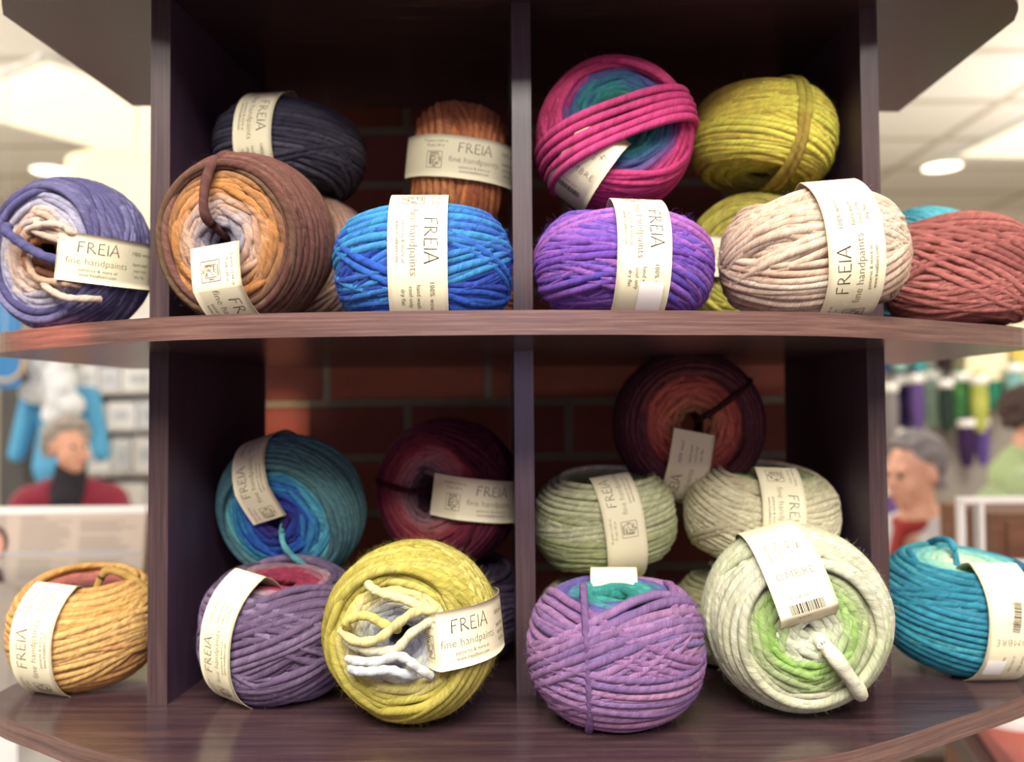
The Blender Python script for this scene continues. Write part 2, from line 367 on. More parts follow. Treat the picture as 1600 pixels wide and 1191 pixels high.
    # how far the outer wraps stand off the smooth profile
    rho = np.hypot(P[..., 0], P[..., 1]); ex = ((rho/R)**p+(np.abs(P[..., 2])/H)**p)**(1/p)-1
    dlt = float(np.percentile((ex*R)[ex > 0], 99.5))+r*1.05
    # strands tied around
    for ti, td in enumerate(ties):
        kind = td.get('kind', 'over')
        if kind == 'free':       # loose strands lying over the face, drawn through points on the face plane
            for li, line in enumerate(td['lines']):
                o3 = Vector((0, 0, CZ)); pc = c+az*(H*td.get('h', .98)); pl = []
                for (u_, v_) in line:
                    d_ = at(u_, v_, 1)-o3; pl.append(np.array(o3+d_*((pc-o3).dot(az)/d_.dot(az))))
                m_ = len(pl); ext = [pl[0]]+pl+[pl[-1]]; out = []
                for i in range(1, m_):
                    a_, b_, c_, e_ = ext[i-1], ext[i], ext[i+1], ext[i+2]
                    for k in range(12):
                        f_ = k/12; out.append(.5*(2*b_+(c_-a_)*f_+(2*a_-5*b_+4*c_-e_)*f_*f_+(3*b_-a_-3*c_+e_)*f_**3))
                out.append(pl[-1]); out = np.array(out); n_ = len(out); g_ = np.abs(np.linspace(-1, 1, n_)); azv = np.array(az)
                s1 = td.get('end', td.get('sink', .008)); sk = np.where(np.arange(n_) > n_/2, s1, td.get('sink', .008)); out = out-azv*(sk*np.clip((g_-.5)/.5, 0, 1)**1.6)[:, None]+azv*(.0025*(li % 3)*(1-g_**2))[:, None]
                out = out-c0; PPf = out[None]; RFf = np.broadcast_to(azv, PPf.shape)
                rt = td.get('r', r); cl = td['col'][li % len(td['col'])]
                TV, TQ, TA = tubes(PPf, rt*(1+.10*np.sin(np.linspace(0, 40, n_)+li))[None], RFf, False, 9, seed+li)
                tc = np.repeat(lerpc([cl, cl], np.zeros((1, n_))).reshape(-1, 3), 9, 0)
                child('loose_strand', quadmesh('loose_strand', TV, TQ, attrs={'fibre': ('FLOAT_VECTOR', TA), 'dye': ('FLOAT_COLOR', dye(tc))}), [M['wool']])
            continue
        tv = Vector(td['tdir']) if 'tdir' in td else None; ang = math.atan2(tv.dot(my), tv.dot(mx)) if tv is not None else math.radians(td.get('ang', 180))
        cnt = td.get('n', 1); rt = td.get('r', r*1.1); d0 = td.get('d', 0)
        zz = td.get('lift', 0)
        PP = []; RF = []; nP = 90 if kind == 'over' else 64
        for i in range(cnt):
            d = d0+(i-(cnt-1)/2)*rt*1.85; Rm = math.sqrt(max(1e-6, (R)**2-d*d))+dlt*.72+zz; Hm = H+dlt*.72+zz
            if kind == 'over':
                tt = np.linspace(0, 2*PI, nP, endpoint=False); cx, sx = pn(tt, p); x = cx*np.sign(np.cos(tt))*Rm; z = sx*Hm
                nx = np.sign(np.cos(tt))*cx**(p-1); nz = np.sign(sx)*np.abs(sx)**(p-1)
            elif kind == 'bridge':      # across the hole only, both ends tucked under the wraps
                l0 = td.get('l0', .8); tt = np.linspace(l0, PI-l0+td.get('asym', 0), nP); cx, sx = pn(tt, p); x = cx*np.sign(np.cos(tt))*Rm; z = sx*Hm
                e_ = np.abs(np.linspace(-1, 1, nP)); z = z-td.get('sink', .006)*np.clip((e_-.72)/.28, 0, 1)**1.5-td.get('dip', .003)*(1-e_**2)
                nx = np.sign(np.cos(tt))*cx**(p-1); nz = np.abs(sx)**(p-1)
            else:      # from under the rim up over the face and down into the hole
                l0 = td.get('l0', -.9); tt = np.linspace(l0, 1.25, nP-16); cx, sx = pn(tt, p); x = cx*Rm; z = sx*Hm; nx = cx**(p-1); nz = np.sign(sx)*np.abs(sx)**(p-1)
                x2 = np.linspace(x[-1], hole*R*.35, 17)[1:]; f = np.linspace(0, 1, 17)[1:]; z2 = z[-1]-f**2*H*.55
                ker = np.ones(7)/7; sm_ = lambda u: np.concatenate([u[:3], np.convolve(u, ker, 'valid'), u[-3:]])
                x = np.concatenate([x, x2]); z = np.concatenate([z, z2]); nx = np.concatenate([nx, .8*f]); nz = np.concatenate([nz, 1-.6*f]); x, z, nx, nz = [sm_(sm_(u)) for u in (x, z, nx, nz)]
            wv = d+.0008*np.sin(np.linspace(0, 9, len(x))+i*1.3+ti)+td.get('bow', 0)*np.cos(np.linspace(-PI/2, PI/2, len(x)))*(i-(cnt-1)/2)
            pts = np.stack([x*math.cos(ang)-wv*math.sin(ang), x*math.sin(ang)+wv*math.cos(ang), z], -1)
            nr = norms(np.stack([nx*math.cos(ang), nx*math.sin(ang), nz], -1)); PP.append(pts+nr*rng.rand()*.0008); RF.append(nr)
        PP = np.array(PP); RF = np.array(RF); rr = np.full(PP.shape[:2], rt)*(1+.08*np.sin(np.linspace(0, 31, PP.shape[1])+rng.rand()*5))
        TV, TQ, TA = tubes(PP, rr, RF, kind == 'over', 9, seed+ti)
        tc = percol(lerpc(td['col'], np.broadcast_to(np.linspace(0, 1, PP.shape[1]), PP.shape[:2])), 9, kind == 'over')
        child('tie_strand', quadmesh('tie_strand', W_(TV), TQ, attrs={'fibre': ('FLOAT_VECTOR', TA), 'dye': ('FLOAT_COLOR', dye(tc))}), [M['wool']])
    # loose fibres standing off the wool
    if fuzz:
        fuzz = int(fuzz*5)
        idx = rng.randint(0, P.shape[0]-1, fuzz); flat = (rng.rand(fuzz) < .5)[:, None]*1.0
        idx = np.where(rng.rand(fuzz) < .6, P.shape[0]-1-rng.randint(0, max(2, P.shape[0]//3), fuzz), idx); jd = rng.randint(0, N, fuzz)
        b0 = P[idx, jd]+ref[idx, jd]*TH[idx, jd][:, None]*.8; nrm = ref[idx, jd]; d1 = norms(rng.randn(fuzz, 3))
        ln = rng.uniform(.002, .0062, fuzz)[:, None]; d2 = norms(rng.randn(fuzz, 3)+nrm*.4)
        up_ = .34-.26*flat; FP = np.stack([b0, b0+(nrm*up_+d1*.5)*ln*.5, b0+(nrm*up_+d1*.6+d2*.3)*ln*.8, b0+(nrm*up_+d1*.4+d2*.8)*ln], 1)
        fr = np.tile(np.array([.00006, .00005, .00004, .00002]), (fuzz, 1))
        FV, FQ, FA = tubes(FP, fr, np.repeat(nrm[:, None], 4, 1)+.01, False, 3, seed)
        fc = np.repeat(np.repeat(C[idx, jd][:, None], 4, 1).reshape(-1, 3), 3, 0)
        tag(child('loose_fibres', quadmesh('loose_fibres', W_(FV), FQ, attrs={'fibre': ('FLOAT_VECTOR', FA), 'dye': ('FLOAT_COLOR', dye(fc))}), [M['wool']]), kind='stuff')
    # paper band: through the hole, over the shoulder and down the side
    if band:
        Wd = band.get('W', .037); lr = band.get('end', 1.05); dd = dlt+band.get('lift', .0004)
        tt = np.linspace(-lr, lr, 101); cx, sx = pn(tt, p-.15); x = cx*(R+dd); z = sx*(H+dd)
        k = 10; f = np.linspace(0, 1, k+1)[1:]
        dx = band.get('dip', .5)
        xe = band['inner']*R if 'inner' in band else hole*R*.45
        if xe > x[-1]*.98: keep = x > xe; keep[20:-20] = True; x = x[keep]; z = z[keep]; xe = x[-1]*.97
        xt = x[-1]-f*(x[-1]-xe); zt = z[-1]-f**1.6*H*dx
        x = np.concatenate([xt[::-1], x, xt]); z = np.concatenate([-zt[::-1], z, zt])
        s = np.concatenate([[0], np.cumsum(np.hypot(np.diff(x), np.diff(z)))]); s -= np.interp(0, z[k+2:-k-2], s[k+2:-k-2])
        tx = np.gradient(x, s); tz = np.gradient(z, s); L_ = np.hypot(tx, tz); nx = tz/L_; nz = -tx/L_
        skew = math.radians(band.get('skew', 0))
        def surf(ss, ww, lift=0.0):
            ss = np.asarray(ss, float); ww = np.asarray(ww, float)+np.tan(skew)*ss
            X = np.interp(ss, s, x)+np.interp(ss, s, nx)*lift; Z = np.interp(ss, s, z)+np.interp(ss, s, nz)*lift
            Yy = ww+0*X; X = X+0*ww; Z = Z+0*ww; a_ = math.radians(band.get('ang', 0)); return np.stack([X*math.cos(a_)-Yy*math.sin(a_), X*math.sin(a_)+Yy*math.cos(a_), Z], -1)
        nw = 8; ws = np.linspace(-Wd/2, Wd/2, nw+1); G0 = surf(s[:, None], ws[None], 0).reshape(-1, 3); G1 = surf(s[:, None], ws[None], -.0003).reshape(-1, 3)
        n = len(s); i_, j_ = np.meshgrid(np.arange(n-1), np.arange(nw), indexing='ij'); c_ = nw+1
        q0 = np.stack([i_*c_+j_, (i_+1)*c_+j_, (i_+1)*c_+j_+1, i_*c_+j_+1], -1).reshape(-1, 4)
        o_ = n*c_; e = []
        for i in range(n-1):
            e += [(i*c_, i*c_+o_, (i+1)*c_+o_, (i+1)*c_), (i*c_+nw, (i+1)*c_+nw, (i+1)*c_+nw+o_, i*c_+nw+o_)]
        bd = child('paper_band', quadmesh('paper_band', W_(np.concatenate([G0, G1])), np.concatenate([q0[:, ::-1], q0+o_, np.array(e)])), [M['paper']])
        for pr in band.get('prints', ()):
            dirn = pr.get('dir', 1); s0 = pr.get('s0', 0); dk, lt = front_print(Wd) if pr.get('kind', 'front') == 'front' else back_print(Wd, pr.get('side', False))
            for nm, mt, grp in (('printed_name' if pr.get('kind', 'front') == 'front' else 'barcode', M['ink'], dk), ('printed_text', M['ink_light'], lt)):
                me = bpy.data.meshes.new(nm); AV = []; AF = []
                for V2, F2 in grp:
                    o2 = len(AV); AV += V2; AF += [tuple(i+o2 for i in f_) for f_ in F2]
                AV = np.array(AV)
                if pr.get('kind', 'front') == 'front': ss = s0+dirn*AV[:, 0]; ww = -dirn*AV[:, 1]
                else: ss = s0+dirn*AV[:, 1]; ww = dirn*AV[:, 0]
                ok = (ss < s[-1]-.002) & (ss > s[0]+.002)
                AF = [f_ for f_ in AF if all(ok[i] for i in f_)]
                G = W_(surf(ss, ww, .00022)); me.from_pydata([tuple(g) for g in G], [], AF); me.update()
                child(nm, me, [mt], par=bd)
            if pr.get('sticker'):
                a0, b0_ = pr['sticker']; sa = .0085; sb = .013
                if pr.get('kind', 'front') == 'front': ss = s0+dirn*(a0+np.array([-sb, sb])[:, None]+np.zeros((1, 2))); ww = -dirn*(b0_+np.array([-sa, sa])[None]+np.zeros((2, 1)))
                else: ss = s0+dirn*(a0+np.array([-sa, sa])[:, None]+np.zeros((1, 2))); ww = dirn*(b0_+np.array([-sa, sa])[None]+np.zeros((2, 1)))
                uu = np.linspace(0, 1, 25); S2 = ss[0, 0]+(ss[1, 0]-ss[0, 0])*uu; W2 = np.array([ww[0, 0], ww[0, 1]])
                G = W_(surf(S2[:, None], W2[None], .0007).reshape(-1, 3)); me = bpy.data.meshes.new('price_sticker')
                me.from_pydata([tuple(g) for g in G], [], [(2*i, 2*i+1, 2*i+3, 2*i+2) for i in range(24)]); me.polygons.foreach_set('use_smooth', [True]*24); me.update(); st = child('price_sticker', me, [M['sticker']], par=bd)
    return root
# ---------------------------------------------------------------- the display shelf
ZT, ZMT, ZMB, ZL = CZ+.345, CZ+.0654, CZ+.0491, CZ-.2352
arc_pts = [(-.437, .735), (-.409, .69), (-.355, .652), (-.297, .615), (-.221, .5815), (-.12, .566), (0, .5625), (.10, .572), (.2, .589), (.257, .614), (.3267, .6564), (.425, .718), (.4525, .762)]
def smooth_arc(pts, n=6):
    out = []; P_ = [pts[0]]+pts+[pts[-1]]
    for i in range(1, len(P_)-2):
        for k in range(n):
            t = k/n; a, b, c, d = [np.array(P_[i+j]) for j in (-1, 0, 1, 2)]
            out.append(tuple(.5*((2*b)+(-a+c)*t+(2*a-5*b+4*c-d)*t*t+(-a+3*b-3*c+d)*t**3)))
    return out+[pts[-1]]
ARC = smooth_arc(arc_pts)
BACK = [(.455, 1.0), (-.424, .96)]
shelf = empty('display_shelf', (0, .72, 0)); tag(shelf, 'dark brown laminate display shelf unit with curved shelves holding yarn', 'shelf')
for z0, z1 in ((ZT, ZT+.0163), (ZMB, ZMT), (ZL-.0163, ZL)):
    bm = bmesh.new(); prism(bm, ARC+BACK, z0, z1, 1, 0)
    bm_obj('shelf_board', bm, [M['board'], M['edge_x']], shelf, bevel=.0007, seg=1)
panels = [((-.2962, .7046), (-.2802, .7046), (-.2640, .925), (-.2805, .925)), ((.0018, .72), (.0180, .7205), (.013, .938), (-.002, .937)), ((.3025, .7355), (.3180, .7362), (.316, .952), (.3000, .951))]
for z0, z1 in ((ZMT, ZT), (ZL, ZMB), (.10, ZL-.0163)):
    for pp in panels:
        bm = bmesh.new(); prism(bm, pp, z0, z1, 0, 0)
        bm.faces.ensure_lookup_table(); bm.faces[2].material_index = 1
        bm_obj('upright_panel', bm, [M['panel'], M['edge_z']], shelf, bevel=.0006, seg=1)
for pp in panels:
    bm = bmesh.new(); prism(bm, pp, ZT+.0163, ZT+.30, 0, 0)
    bm.faces.ensure_lookup_table(); bm.faces[2].material_index = 1
    bm_obj('upright_panel', bm, [M['panel'], M['edge_z']], shelf)
bm = bmesh.new(); prism(bm, ARC+BACK, ZT+.30, ZT+.3163, 1, 0); bm_obj('shelf_board', bm, [M['board'], M['edge_x']], shelf, bevel=.0007, seg=1)
bm = bmesh.new(); prism(bm, [(-.40, .955), (.43, .993), (.43, .999), (-.40, .961)], ZT+.0163, ZT+.30, 0, 0); bm_obj('back_panel', bm, [M['panel']], shelf)  # unseen panel added to keep light off the brick behind the top board
bm = bmesh.new(); prism(bm, ARC+BACK, .0, .10, 0, 0); bm_obj('plinth', bm, [M['board']], shelf)

# brick pillar behind
def brick():
    m = bpy.data.materials.new('red_brick'); m.use_nodes = True; nt = m.node_tree; b = nt.nodes['Principled BSDF']; L = nt.links.new
    tc = nt.nodes.new('ShaderNodeTexCoord'); mp = nt.nodes.new('ShaderNodeMapping'); mp.inputs['Rotation'].default_value = (PI/2, 0, 0); mp.inputs['Location'].default_value = (.03, 0, .012); L(tc.outputs['Object'], mp.inputs[0])
    br = nt.nodes.new('ShaderNodeTexBrick'); L(mp.outputs[0], br.inputs['Vector'])
    br.inputs['Color1'].default_value = (*lin((124, 58, 40)), 1); br.inputs['Color2'].default_value = (*lin((104, 46, 34)), 1); br.inputs['Mortar'].default_value = (*lin((112, 102, 86)), 1)
    br.inputs['Scale'].default_value = 1; br.inputs['Mortar Size'].default_value = .006; br.inputs['Brick Width'].default_value = .2; br.inputs['Row Height'].default_value = .068; br.inputs['Mortar Smooth'].default_value = .3
    n = nt.nodes.new('ShaderNodeTexNoise'); n.inputs['Scale'].default_value = 60; n.inputs['Detail'].default_value = 5; L(tc.outputs['Object'], n.inputs['Vector'])
    mx = nt.nodes.new('ShaderNodeMix'); mx.data_type = 'RGBA'; mx.blend_type = 'MULTIPLY'; mx.inputs[0].default_value = .5; L(br.outputs['Color'], mx.inputs[6]); L(n.outputs['Color'], mx.inputs[7]); L(mx.outputs[2], b.inputs['Base Color'])
    b.inputs['Roughness'].default_value = .85
    bp = nt.nodes.new('ShaderNodeBump'); bp.inputs['Strength'].default_value = .8; bp.inputs['Distance'].default_value = .006; bp.invert = True; L(br.outputs['Fac'], bp.inputs['Height']); L(bp.outputs[0], b.inputs['Normal'])
    return m
M['brick'] = brick()
bm = bmesh.new(); box(bm, (.015, 1.29, 1.45), (.80, .44, 2.9)); o = bm_obj('brick_pillar', bm, M['brick']); tag(o, kind='structure')

# ---------------------------------------------------------------- yarn balls
UP = (0, 0, 1); CAMW = (0, -1, 0)
FR = lambda s0, d=1, **k: dict(kind='front', s0=s0, dir=d, **k)
BK = lambda s0, d=1, **k: dict(kind='back', s0=s0, dir=d, **k)
B = yarn_ball
# --- middle board, front row
B(114, 398, .725, .0595, .047, (-.32, -.94, -.05), (1, 0, -.14), [(92, 56, 40), (176, 108, 52), (222, 190, 165), (190, 182, 194), (150, 150, 190), (104, 100, 150)], [(92, 88, 140), (112, 106, 160), (84, 78, 124), (132, 128, 175)],
  'lavender and grey yarn ball with a brown hole, left end of the middle shelf', 11, rest=ZMT, fuzz=1300, hole=.2, deep=.5, face=.90, maxlat=.64, band=dict(W=.038, prints=[FR(.034, -1)], dip=.4, inner=.50),
  ties=[dict(kind='free', r=.0029, sink=.008, end=.016, h=.92, col=[(222, 196, 172), (214, 184, 160), (226, 200, 178), (206, 168, 134)], lines=[[(46, 343), (80, 362), (112, 376)], [(42, 354), (74, 369), (108, 380)], [(36, 362), (52, 358), (80, 352), (104, 354), (116, 364), (120, 376)],
   [(38, 392), (46, 417), (61, 436), (90, 441), (106, 443), (114, 446)], [(57, 436), (84, 455), (109, 466), (132, 466)]]), dict(kind='free', r=.0030, h=.80, col=[(206, 134, 48), (150, 92, 58), (132, 82, 52)], lines=[[(46, 380), (67, 374), (94, 378)], [(50, 404), (73, 412), (96, 420)], [(58, 420), (76, 426), (92, 432)]]),
  dict(kind='free', r=.0040, h=1.08, sink=.010, end=.030, col=[(92, 88, 140)], lines=[[(-4, 352), (14, 366), (42, 386), (67, 400), (94, 411)]])], r=.0031, group=None)
B(388, 384, .675, .0605, .050, (-.25, -.95, -.15), (.10, 0, -1), [(122, 120, 140), (160, 150, 158), (206, 170, 150), (200, 150, 110), (204, 132, 48), (150, 104, 62), (124, 78, 62)], [(118, 74, 64), (134, 88, 74), (104, 62, 54), (120, 92, 62)],
  'brown and golden-orange yarn ball with a grey centre, hole facing forward', 12, rest=ZMT, fuzz=1500, hole=.14, deep=.62, face=.90, maxlat=.60, band=dict(W=.041, prints=[FR(.040, -1)], dip=.12), ties=[dict(kind='hole', ang=178, col=[(116, 70, 60), (96, 60, 56)], r=.0036)], r=.0031)
B(663, 400, .655, .0610, .0455, (0, -.04, 1), (-.02, -1, 0), [(60, 150, 200), (150, 220, 40), (150, 232, 30), (120, 225, 60), (60, 205, 205)], [(36, 92, 200), (44, 120, 215), (30, 74, 178), (52, 80, 190), (40, 150, 214)],
  'bright blue yarn ball, green at its top, on the middle shelf beside the centre upright', 13, rest=ZMT, fuzz=1500, face=.86, maxlat=.80, band=dict(W=.041, ang=3,  prints=[FR(.012, -1)]), r=.0034, patch=0.7)
B(974, 402, .655, .0605, .0405, (.03, -.02, 1), (.03, -1, 0), [(150, 80, 170), (140, 84, 190), (150, 90, 200)], [(136, 76, 190), (112, 68, 180), (168, 96, 196), (96, 76, 190), (176, 100, 190)],
  'vivid purple yarn ball on the middle shelf right of the centre upright', 14, gain=1.05, rest=ZMT, fuzz=1400, band=dict(W=.038, ang=3, prints=[FR(.020, -1, sticker=(.052, .006))]), r=.0034, patch=0.7)
B(1268, 396, .655, .0620, .0475, (-.09, -.05, 1), (.05, -1, 0), [(170, 120, 96), (200, 160, 140), (214, 184, 160)], [(226, 192, 158), (238, 214, 182), (212, 168, 138), (242, 224, 196)],
  'beige and cream yarn ball standing at the right upright of the middle shelf', 15, rest=ZMT, fuzz=1800, band=dict(W=.041, ang=2, prints=[FR(-.018, 1)]), r=.0034, patch=0.9)
B(1497, 418, .745, .0540, .0495, (.06, .02, 1), (.9, .3, 0), [(150, 80, 70), (165, 90, 80)], [(160, 86, 78), (176, 98, 88), (140, 72, 66), (184, 108, 98)],
  'terracotta rose yarn ball at the right end of the middle shelf', 16, gain=1.18, rest=ZMT, fuzz=1100, r=.0031, patch=0.8)
# --- middle board, behind
B(478, 400, .80, .0620, .044, (-.3, -.9, .2), (0, 0, -1), [(150, 110, 90), (180, 130, 100)], [(158, 118, 96), (180, 140, 116), (140, 100, 84)],
  'tan yarn ball almost hidden behind the brown and orange one', 21, rest=ZMT, q=.7)
B(454, 242, .795, .0625, .0400, (.06, .06, 1), (-.22, -1, 0), [(50, 48, 60), (70, 68, 80)], [(54, 52, 66), (72, 68, 82), (46, 44, 58), (104, 98, 108)],
  'charcoal yarn ball on top of the pile in the upper left compartment', 22, gain=1.5, q=.85, band=dict(W=.036, prints=[FR(.010, -1)]), r=.0029, patch=0.4)
B(718, 420, .805, .0600, .0405, UP, (0, -1, 0), [(150, 80, 40)], [(160, 86, 40), (130, 70, 40)],
  'rust orange yarn ball hidden behind the bright blue one', 23, rest=ZMT, q=.5)
B(718, 270, .815, .0580, .0465, (1, .12, -.10), (0, -1, -.06), [(170, 90, 40), (180, 96, 44)], [(176, 98, 42), (196, 116, 48), (146, 74, 40), (188, 120, 60)],
  'rust orange yarn ball lying on its side behind the bright blue one', 24, gain=1.75, q=.9, band=dict(W=.037, prints=[FR(.010, 1)]), r=.0032, patch=.35)
B(960, 214, .735, .0600, .044, (.03, -.99, .10), (-.62, 0, -.78), [(24, 84, 72), (24, 110, 98), (30, 140, 128), (44, 110, 140), (84, 86, 150), (160, 50, 120), (205, 36, 110)], [(200, 34, 112), (216, 50, 120), (190, 36, 90)],
  'pink-rimmed yarn ball with a teal centre on top of the vivid purple one', 25, q=1, fuzz=700, face=.9, maxlat=.8, band=dict(W=.040, end=1.15, prints=[BK(.036, 1)]), r=.0029,
  ties=[dict(kind='over', tdir=(.94, 0, .36), d=-.006, n=5, col=[(214, 40, 124), (222, 56, 134), (208, 36, 116)], r=.0034, lift=.0022, bow=.0010)])
B(1190, 220, .79, .0600, .0430, (.10, .1, 1), (.2, -1, 0), [(150, 150, 30), (190, 180, 20)], [(190, 174, 4), (208, 192, 0), (166, 146, 10), (150, 126, 20)],
  'chartreuse yarn ball on top of the pile in the upper right compartment', 26, gain=1.8, q=.95, fuzz=600, ties=[dict(kind='over', ang=0, d=.005, n=2, col=[(196, 182, 20), (180, 150, 24)], r=.0036)], r=.0030, patch=.35)
B(1178, 415, .80, .0600, .046, (-.35, -.9, .0), (-1, 0, .1), [(130, 120, 30), (160, 150, 30)], [(150, 140, 30), (178, 168, 30), (130, 116, 34)],
  'olive yarn ball behind the beige one, only its left side showing', 27, gain=1.4, rest=ZMT, q=.8, band=dict(W=.036, prints=[FR(.04, -1)]))
B(1446, 400, .868, .0610, .044, (1, .05, 0), (0, 1, 0), [(70, 180, 190)], [(60, 165, 185), (80, 190, 200)],
  'teal yarn ball peeping out behind the terracotta rose one', 28, gain=1.3, rest=ZMT, q=.8)
# --- lower board, front row
B(136, 985, .768, .0560, .0455, (.03, -.15, 1), (-.24, -1, 0), [(120, 70, 60), (176, 92, 84), (190, 110, 92), (208, 128, 80)], [(222, 166, 66), (230, 178, 86), (206, 140, 74), (216, 158, 60)],
  'golden yellow yarn ball with a rose top, left end of the lower shelf', 31, gain=1.05, rest=ZL, fuzz=1200, hole=.34, band=dict(W=.040, prints=[FR(.004, 1)]), ties=[dict(kind='hole', ang=105, col=[(196, 150, 60), (190, 150, 60)], r=.0036, l0=-.5)], r=.0030, patch=0.7)
B(440, 990, .735, .0600, .0520, (.06, -.12, 1), (-.62, -1, 0), [(150, 40, 70), (160, 50, 80), (180, 140, 150), (96, 76, 104)], [(108, 86, 118), (124, 102, 134), (92, 70, 102), (134, 112, 144)],
  'dusty plum yarn ball low in the lower left compartment', 32, rest=ZL, fuzz=1000, hole=.3, band=dict(W=.035, prints=[FR(-.004, 1)]), r=.0033, patch=0.85)
B(645, 990, .672, .0600, .054, (-.16, -.98, .03), (1, 0, .10), [(120, 122, 140), (170, 174, 190), (205, 205, 190), (222, 206, 120), (200, 186, 50), (182, 168, 34)], [(190, 172, 28), (206, 190, 50), (172, 156, 24), (214, 198, 84)],
  'lime yellow yarn ball with a grey centre, front of the lower left compartment', 33, rest=ZL, fuzz=2000, hole=.16, deep=.5, face=.86, maxlat=.72, band=dict(W=.041, prints=[FR(.044, -1)], dip=.3, inner=.36), r=.0033,
  ties=[dict(kind='free', r=.0034, h=1.0, col=[(226, 216, 150), (218, 200, 90), (226, 210, 130), (222, 218, 176), (214, 216, 210), (204, 210, 214)], lines=[[(570, 916), (600, 928), (640, 940), (684, 962)], [(536, 984), (546, 968), (573, 961), (596, 972), (617, 987)],
   [(528, 990), (559, 1001), (594, 996), (624, 973), (652, 955), (682, 957)], [(536, 1005), (573, 1015), (617, 1015), (643, 990), (682, 965)], [(538, 1034), (587, 1033), (624, 1024), (648, 1038), (668, 1060)], [(542, 1048), (578, 1047), (615, 1045), (640, 1060)]])])
B(962, 1012, .672, .0610, .0510, (-.02, -.10, 1), (.1, 1, 0), [(20, 130, 120), (40, 160, 150), (90, 80, 150), (120, 100, 170)], [(146, 98, 152), (164, 116, 168), (124, 92, 146), (176, 120, 160), (128, 104, 160)],
  'lilac purple yarn ball with a tied strand, front of the lower right compartment', 34, rest=ZL, fuzz=1800, hole=.22, ties=[dict(kind='hole', l0=-1.3, tdir=(0, -1, 0), d=-.026, n=1, col=[(118, 84, 134)], r=.0029, lift=-.0012)], r=.0034, patch=0.6, band=dict(W=.037, lift=-.002))
B(1243, 980, .682, .0635, .050, (-.05, -.99, -.02), (-.30, 0, 1), [(232, 236, 206), (196, 206, 160), (150, 210, 60), (170, 190, 120), (200, 196, 160), (222, 220, 180)], [(222, 222, 184), (206, 206, 164), (236, 234, 206), (196, 204, 150)],
  'pale cream and lime green yarn ball, front right of the lower shelf', 35, gain=.9, rest=ZL, fuzz=1800, hole=.12, face=.9, maxlat=.8, band=dict(W=.043, end=1.3, prints=[BK(.062, -1)]), ties=[dict(kind='hole', ang=202, col=[(226, 226, 190), (236, 232, 200)], r=.0056)], r=.0035, patch=.4)
B(1500, 968, .790, .0640, .0500, (.05, -.16, 1), (.10, -1, 0), [(220, 236, 196), (150, 220, 190), (120, 210, 200), (40, 160, 180)], [(20, 130, 156), (24, 148, 172), (30, 110, 150), (50, 164, 176)],
  'turquoise yarn ball with a mint top, right end of the lower shelf', 36, rest=ZL, fuzz=900, hole=.25, band=dict(W=.043, prints=[BK(.0, -1, side=True, sticker=(.028, .010))]), ties=[dict(kind='hole', tdir=(-.15, 1, 0), col=[(24, 150, 180)], r=.0030)], r=.0032, patch=.25)
# --- lower board, behind
B(456, 794, .800, .0625, .040, (-.20, -.85, -.26), (-.32, 0, 1), [(60, 40, 110), (40, 60, 150), (30, 90, 190), (30, 130, 190), (50, 160, 190), (90, 190, 190), (110, 180, 180)], [(80, 130, 140), (70, 120, 130), (96, 150, 150), (60, 96, 110)],
  'teal and blue swirled yarn ball leaning on the dusty plum one', 41, gain=1.12, q=.95, hole=.17, face=.92, maxlat=.8, band=dict(W=.035, dip=.15, prints=[FR(.052, -1)]), ties=[dict(kind='hole', ang=198, col=[(90, 190, 195), (90, 190, 195)], r=.0026, l0=.6)], r=.0027, patch=.2)
B(700, 768, .830, .0640, .046, (-.40, -.9, .06), (1, 0, -.12), [(60, 34, 44), (150, 110, 116), (180, 100, 100), (160, 50, 66), (120, 34, 56)], [(96, 28, 50), (120, 36, 60), (76, 24, 44)],
  'dark crimson yarn ball above the lime yellow one', 42, gain=1.15, q=.95, hole=.22, band=dict(W=.038, dip=.15, prints=[FR(.034, -1)]), ties=[dict(kind='hole', ang=178, col=[(80, 20, 40)], r=.0026)], r=.0028)
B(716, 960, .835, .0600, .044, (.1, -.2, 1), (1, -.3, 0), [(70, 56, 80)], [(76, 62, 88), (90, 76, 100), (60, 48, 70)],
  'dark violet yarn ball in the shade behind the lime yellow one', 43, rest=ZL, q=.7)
B(944, 812, .805, .0600, .0440, (-.12, -.10, 1), (.16, -1, 0), [(110, 140, 60), (170, 180, 120)], [(190, 192, 142), (206, 206, 160), (170, 172, 124), (150, 160, 100)],
  'pale green yarn ball stacked behind the lilac purple one', 45, gain=1.3, q=.9, hole=.25, band=dict(W=.036, prints=[FR(.040, 1)]), r=.0027, patch=.25)
B(950, 930, .805, .0600, .0430, (0, 0, 1), (.3, 1, 0), [(180, 180, 130)], [(196, 192, 142), (176, 176, 124), (200, 180, 130)],
  'pale green yarn ball under another of its colour, behind the lilac purple one', 46, gain=1.25, rest=ZL, q=.6)
B(1188, 802, .800, .0635, .0455, (.04, -.10, 1), (.0, -1, 0), [(120, 160, 50), (190, 190, 140)], [(206, 198, 152), (218, 210, 168), (190, 180, 136), (214, 190, 150)],
  'cream yarn ball stacked above the pale cream and lime green one', 47, gain=1.3, q=.95, hole=.3, band=dict(W=.037, prints=[FR(.016, -1)]), r=.0029, patch=0.8)
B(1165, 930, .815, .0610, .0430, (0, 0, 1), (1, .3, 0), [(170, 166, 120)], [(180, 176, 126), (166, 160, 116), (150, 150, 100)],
  'cream yarn ball in the shade behind the pale cream and lime green one', 48, gain=1.2, rest=ZL, q=.7)
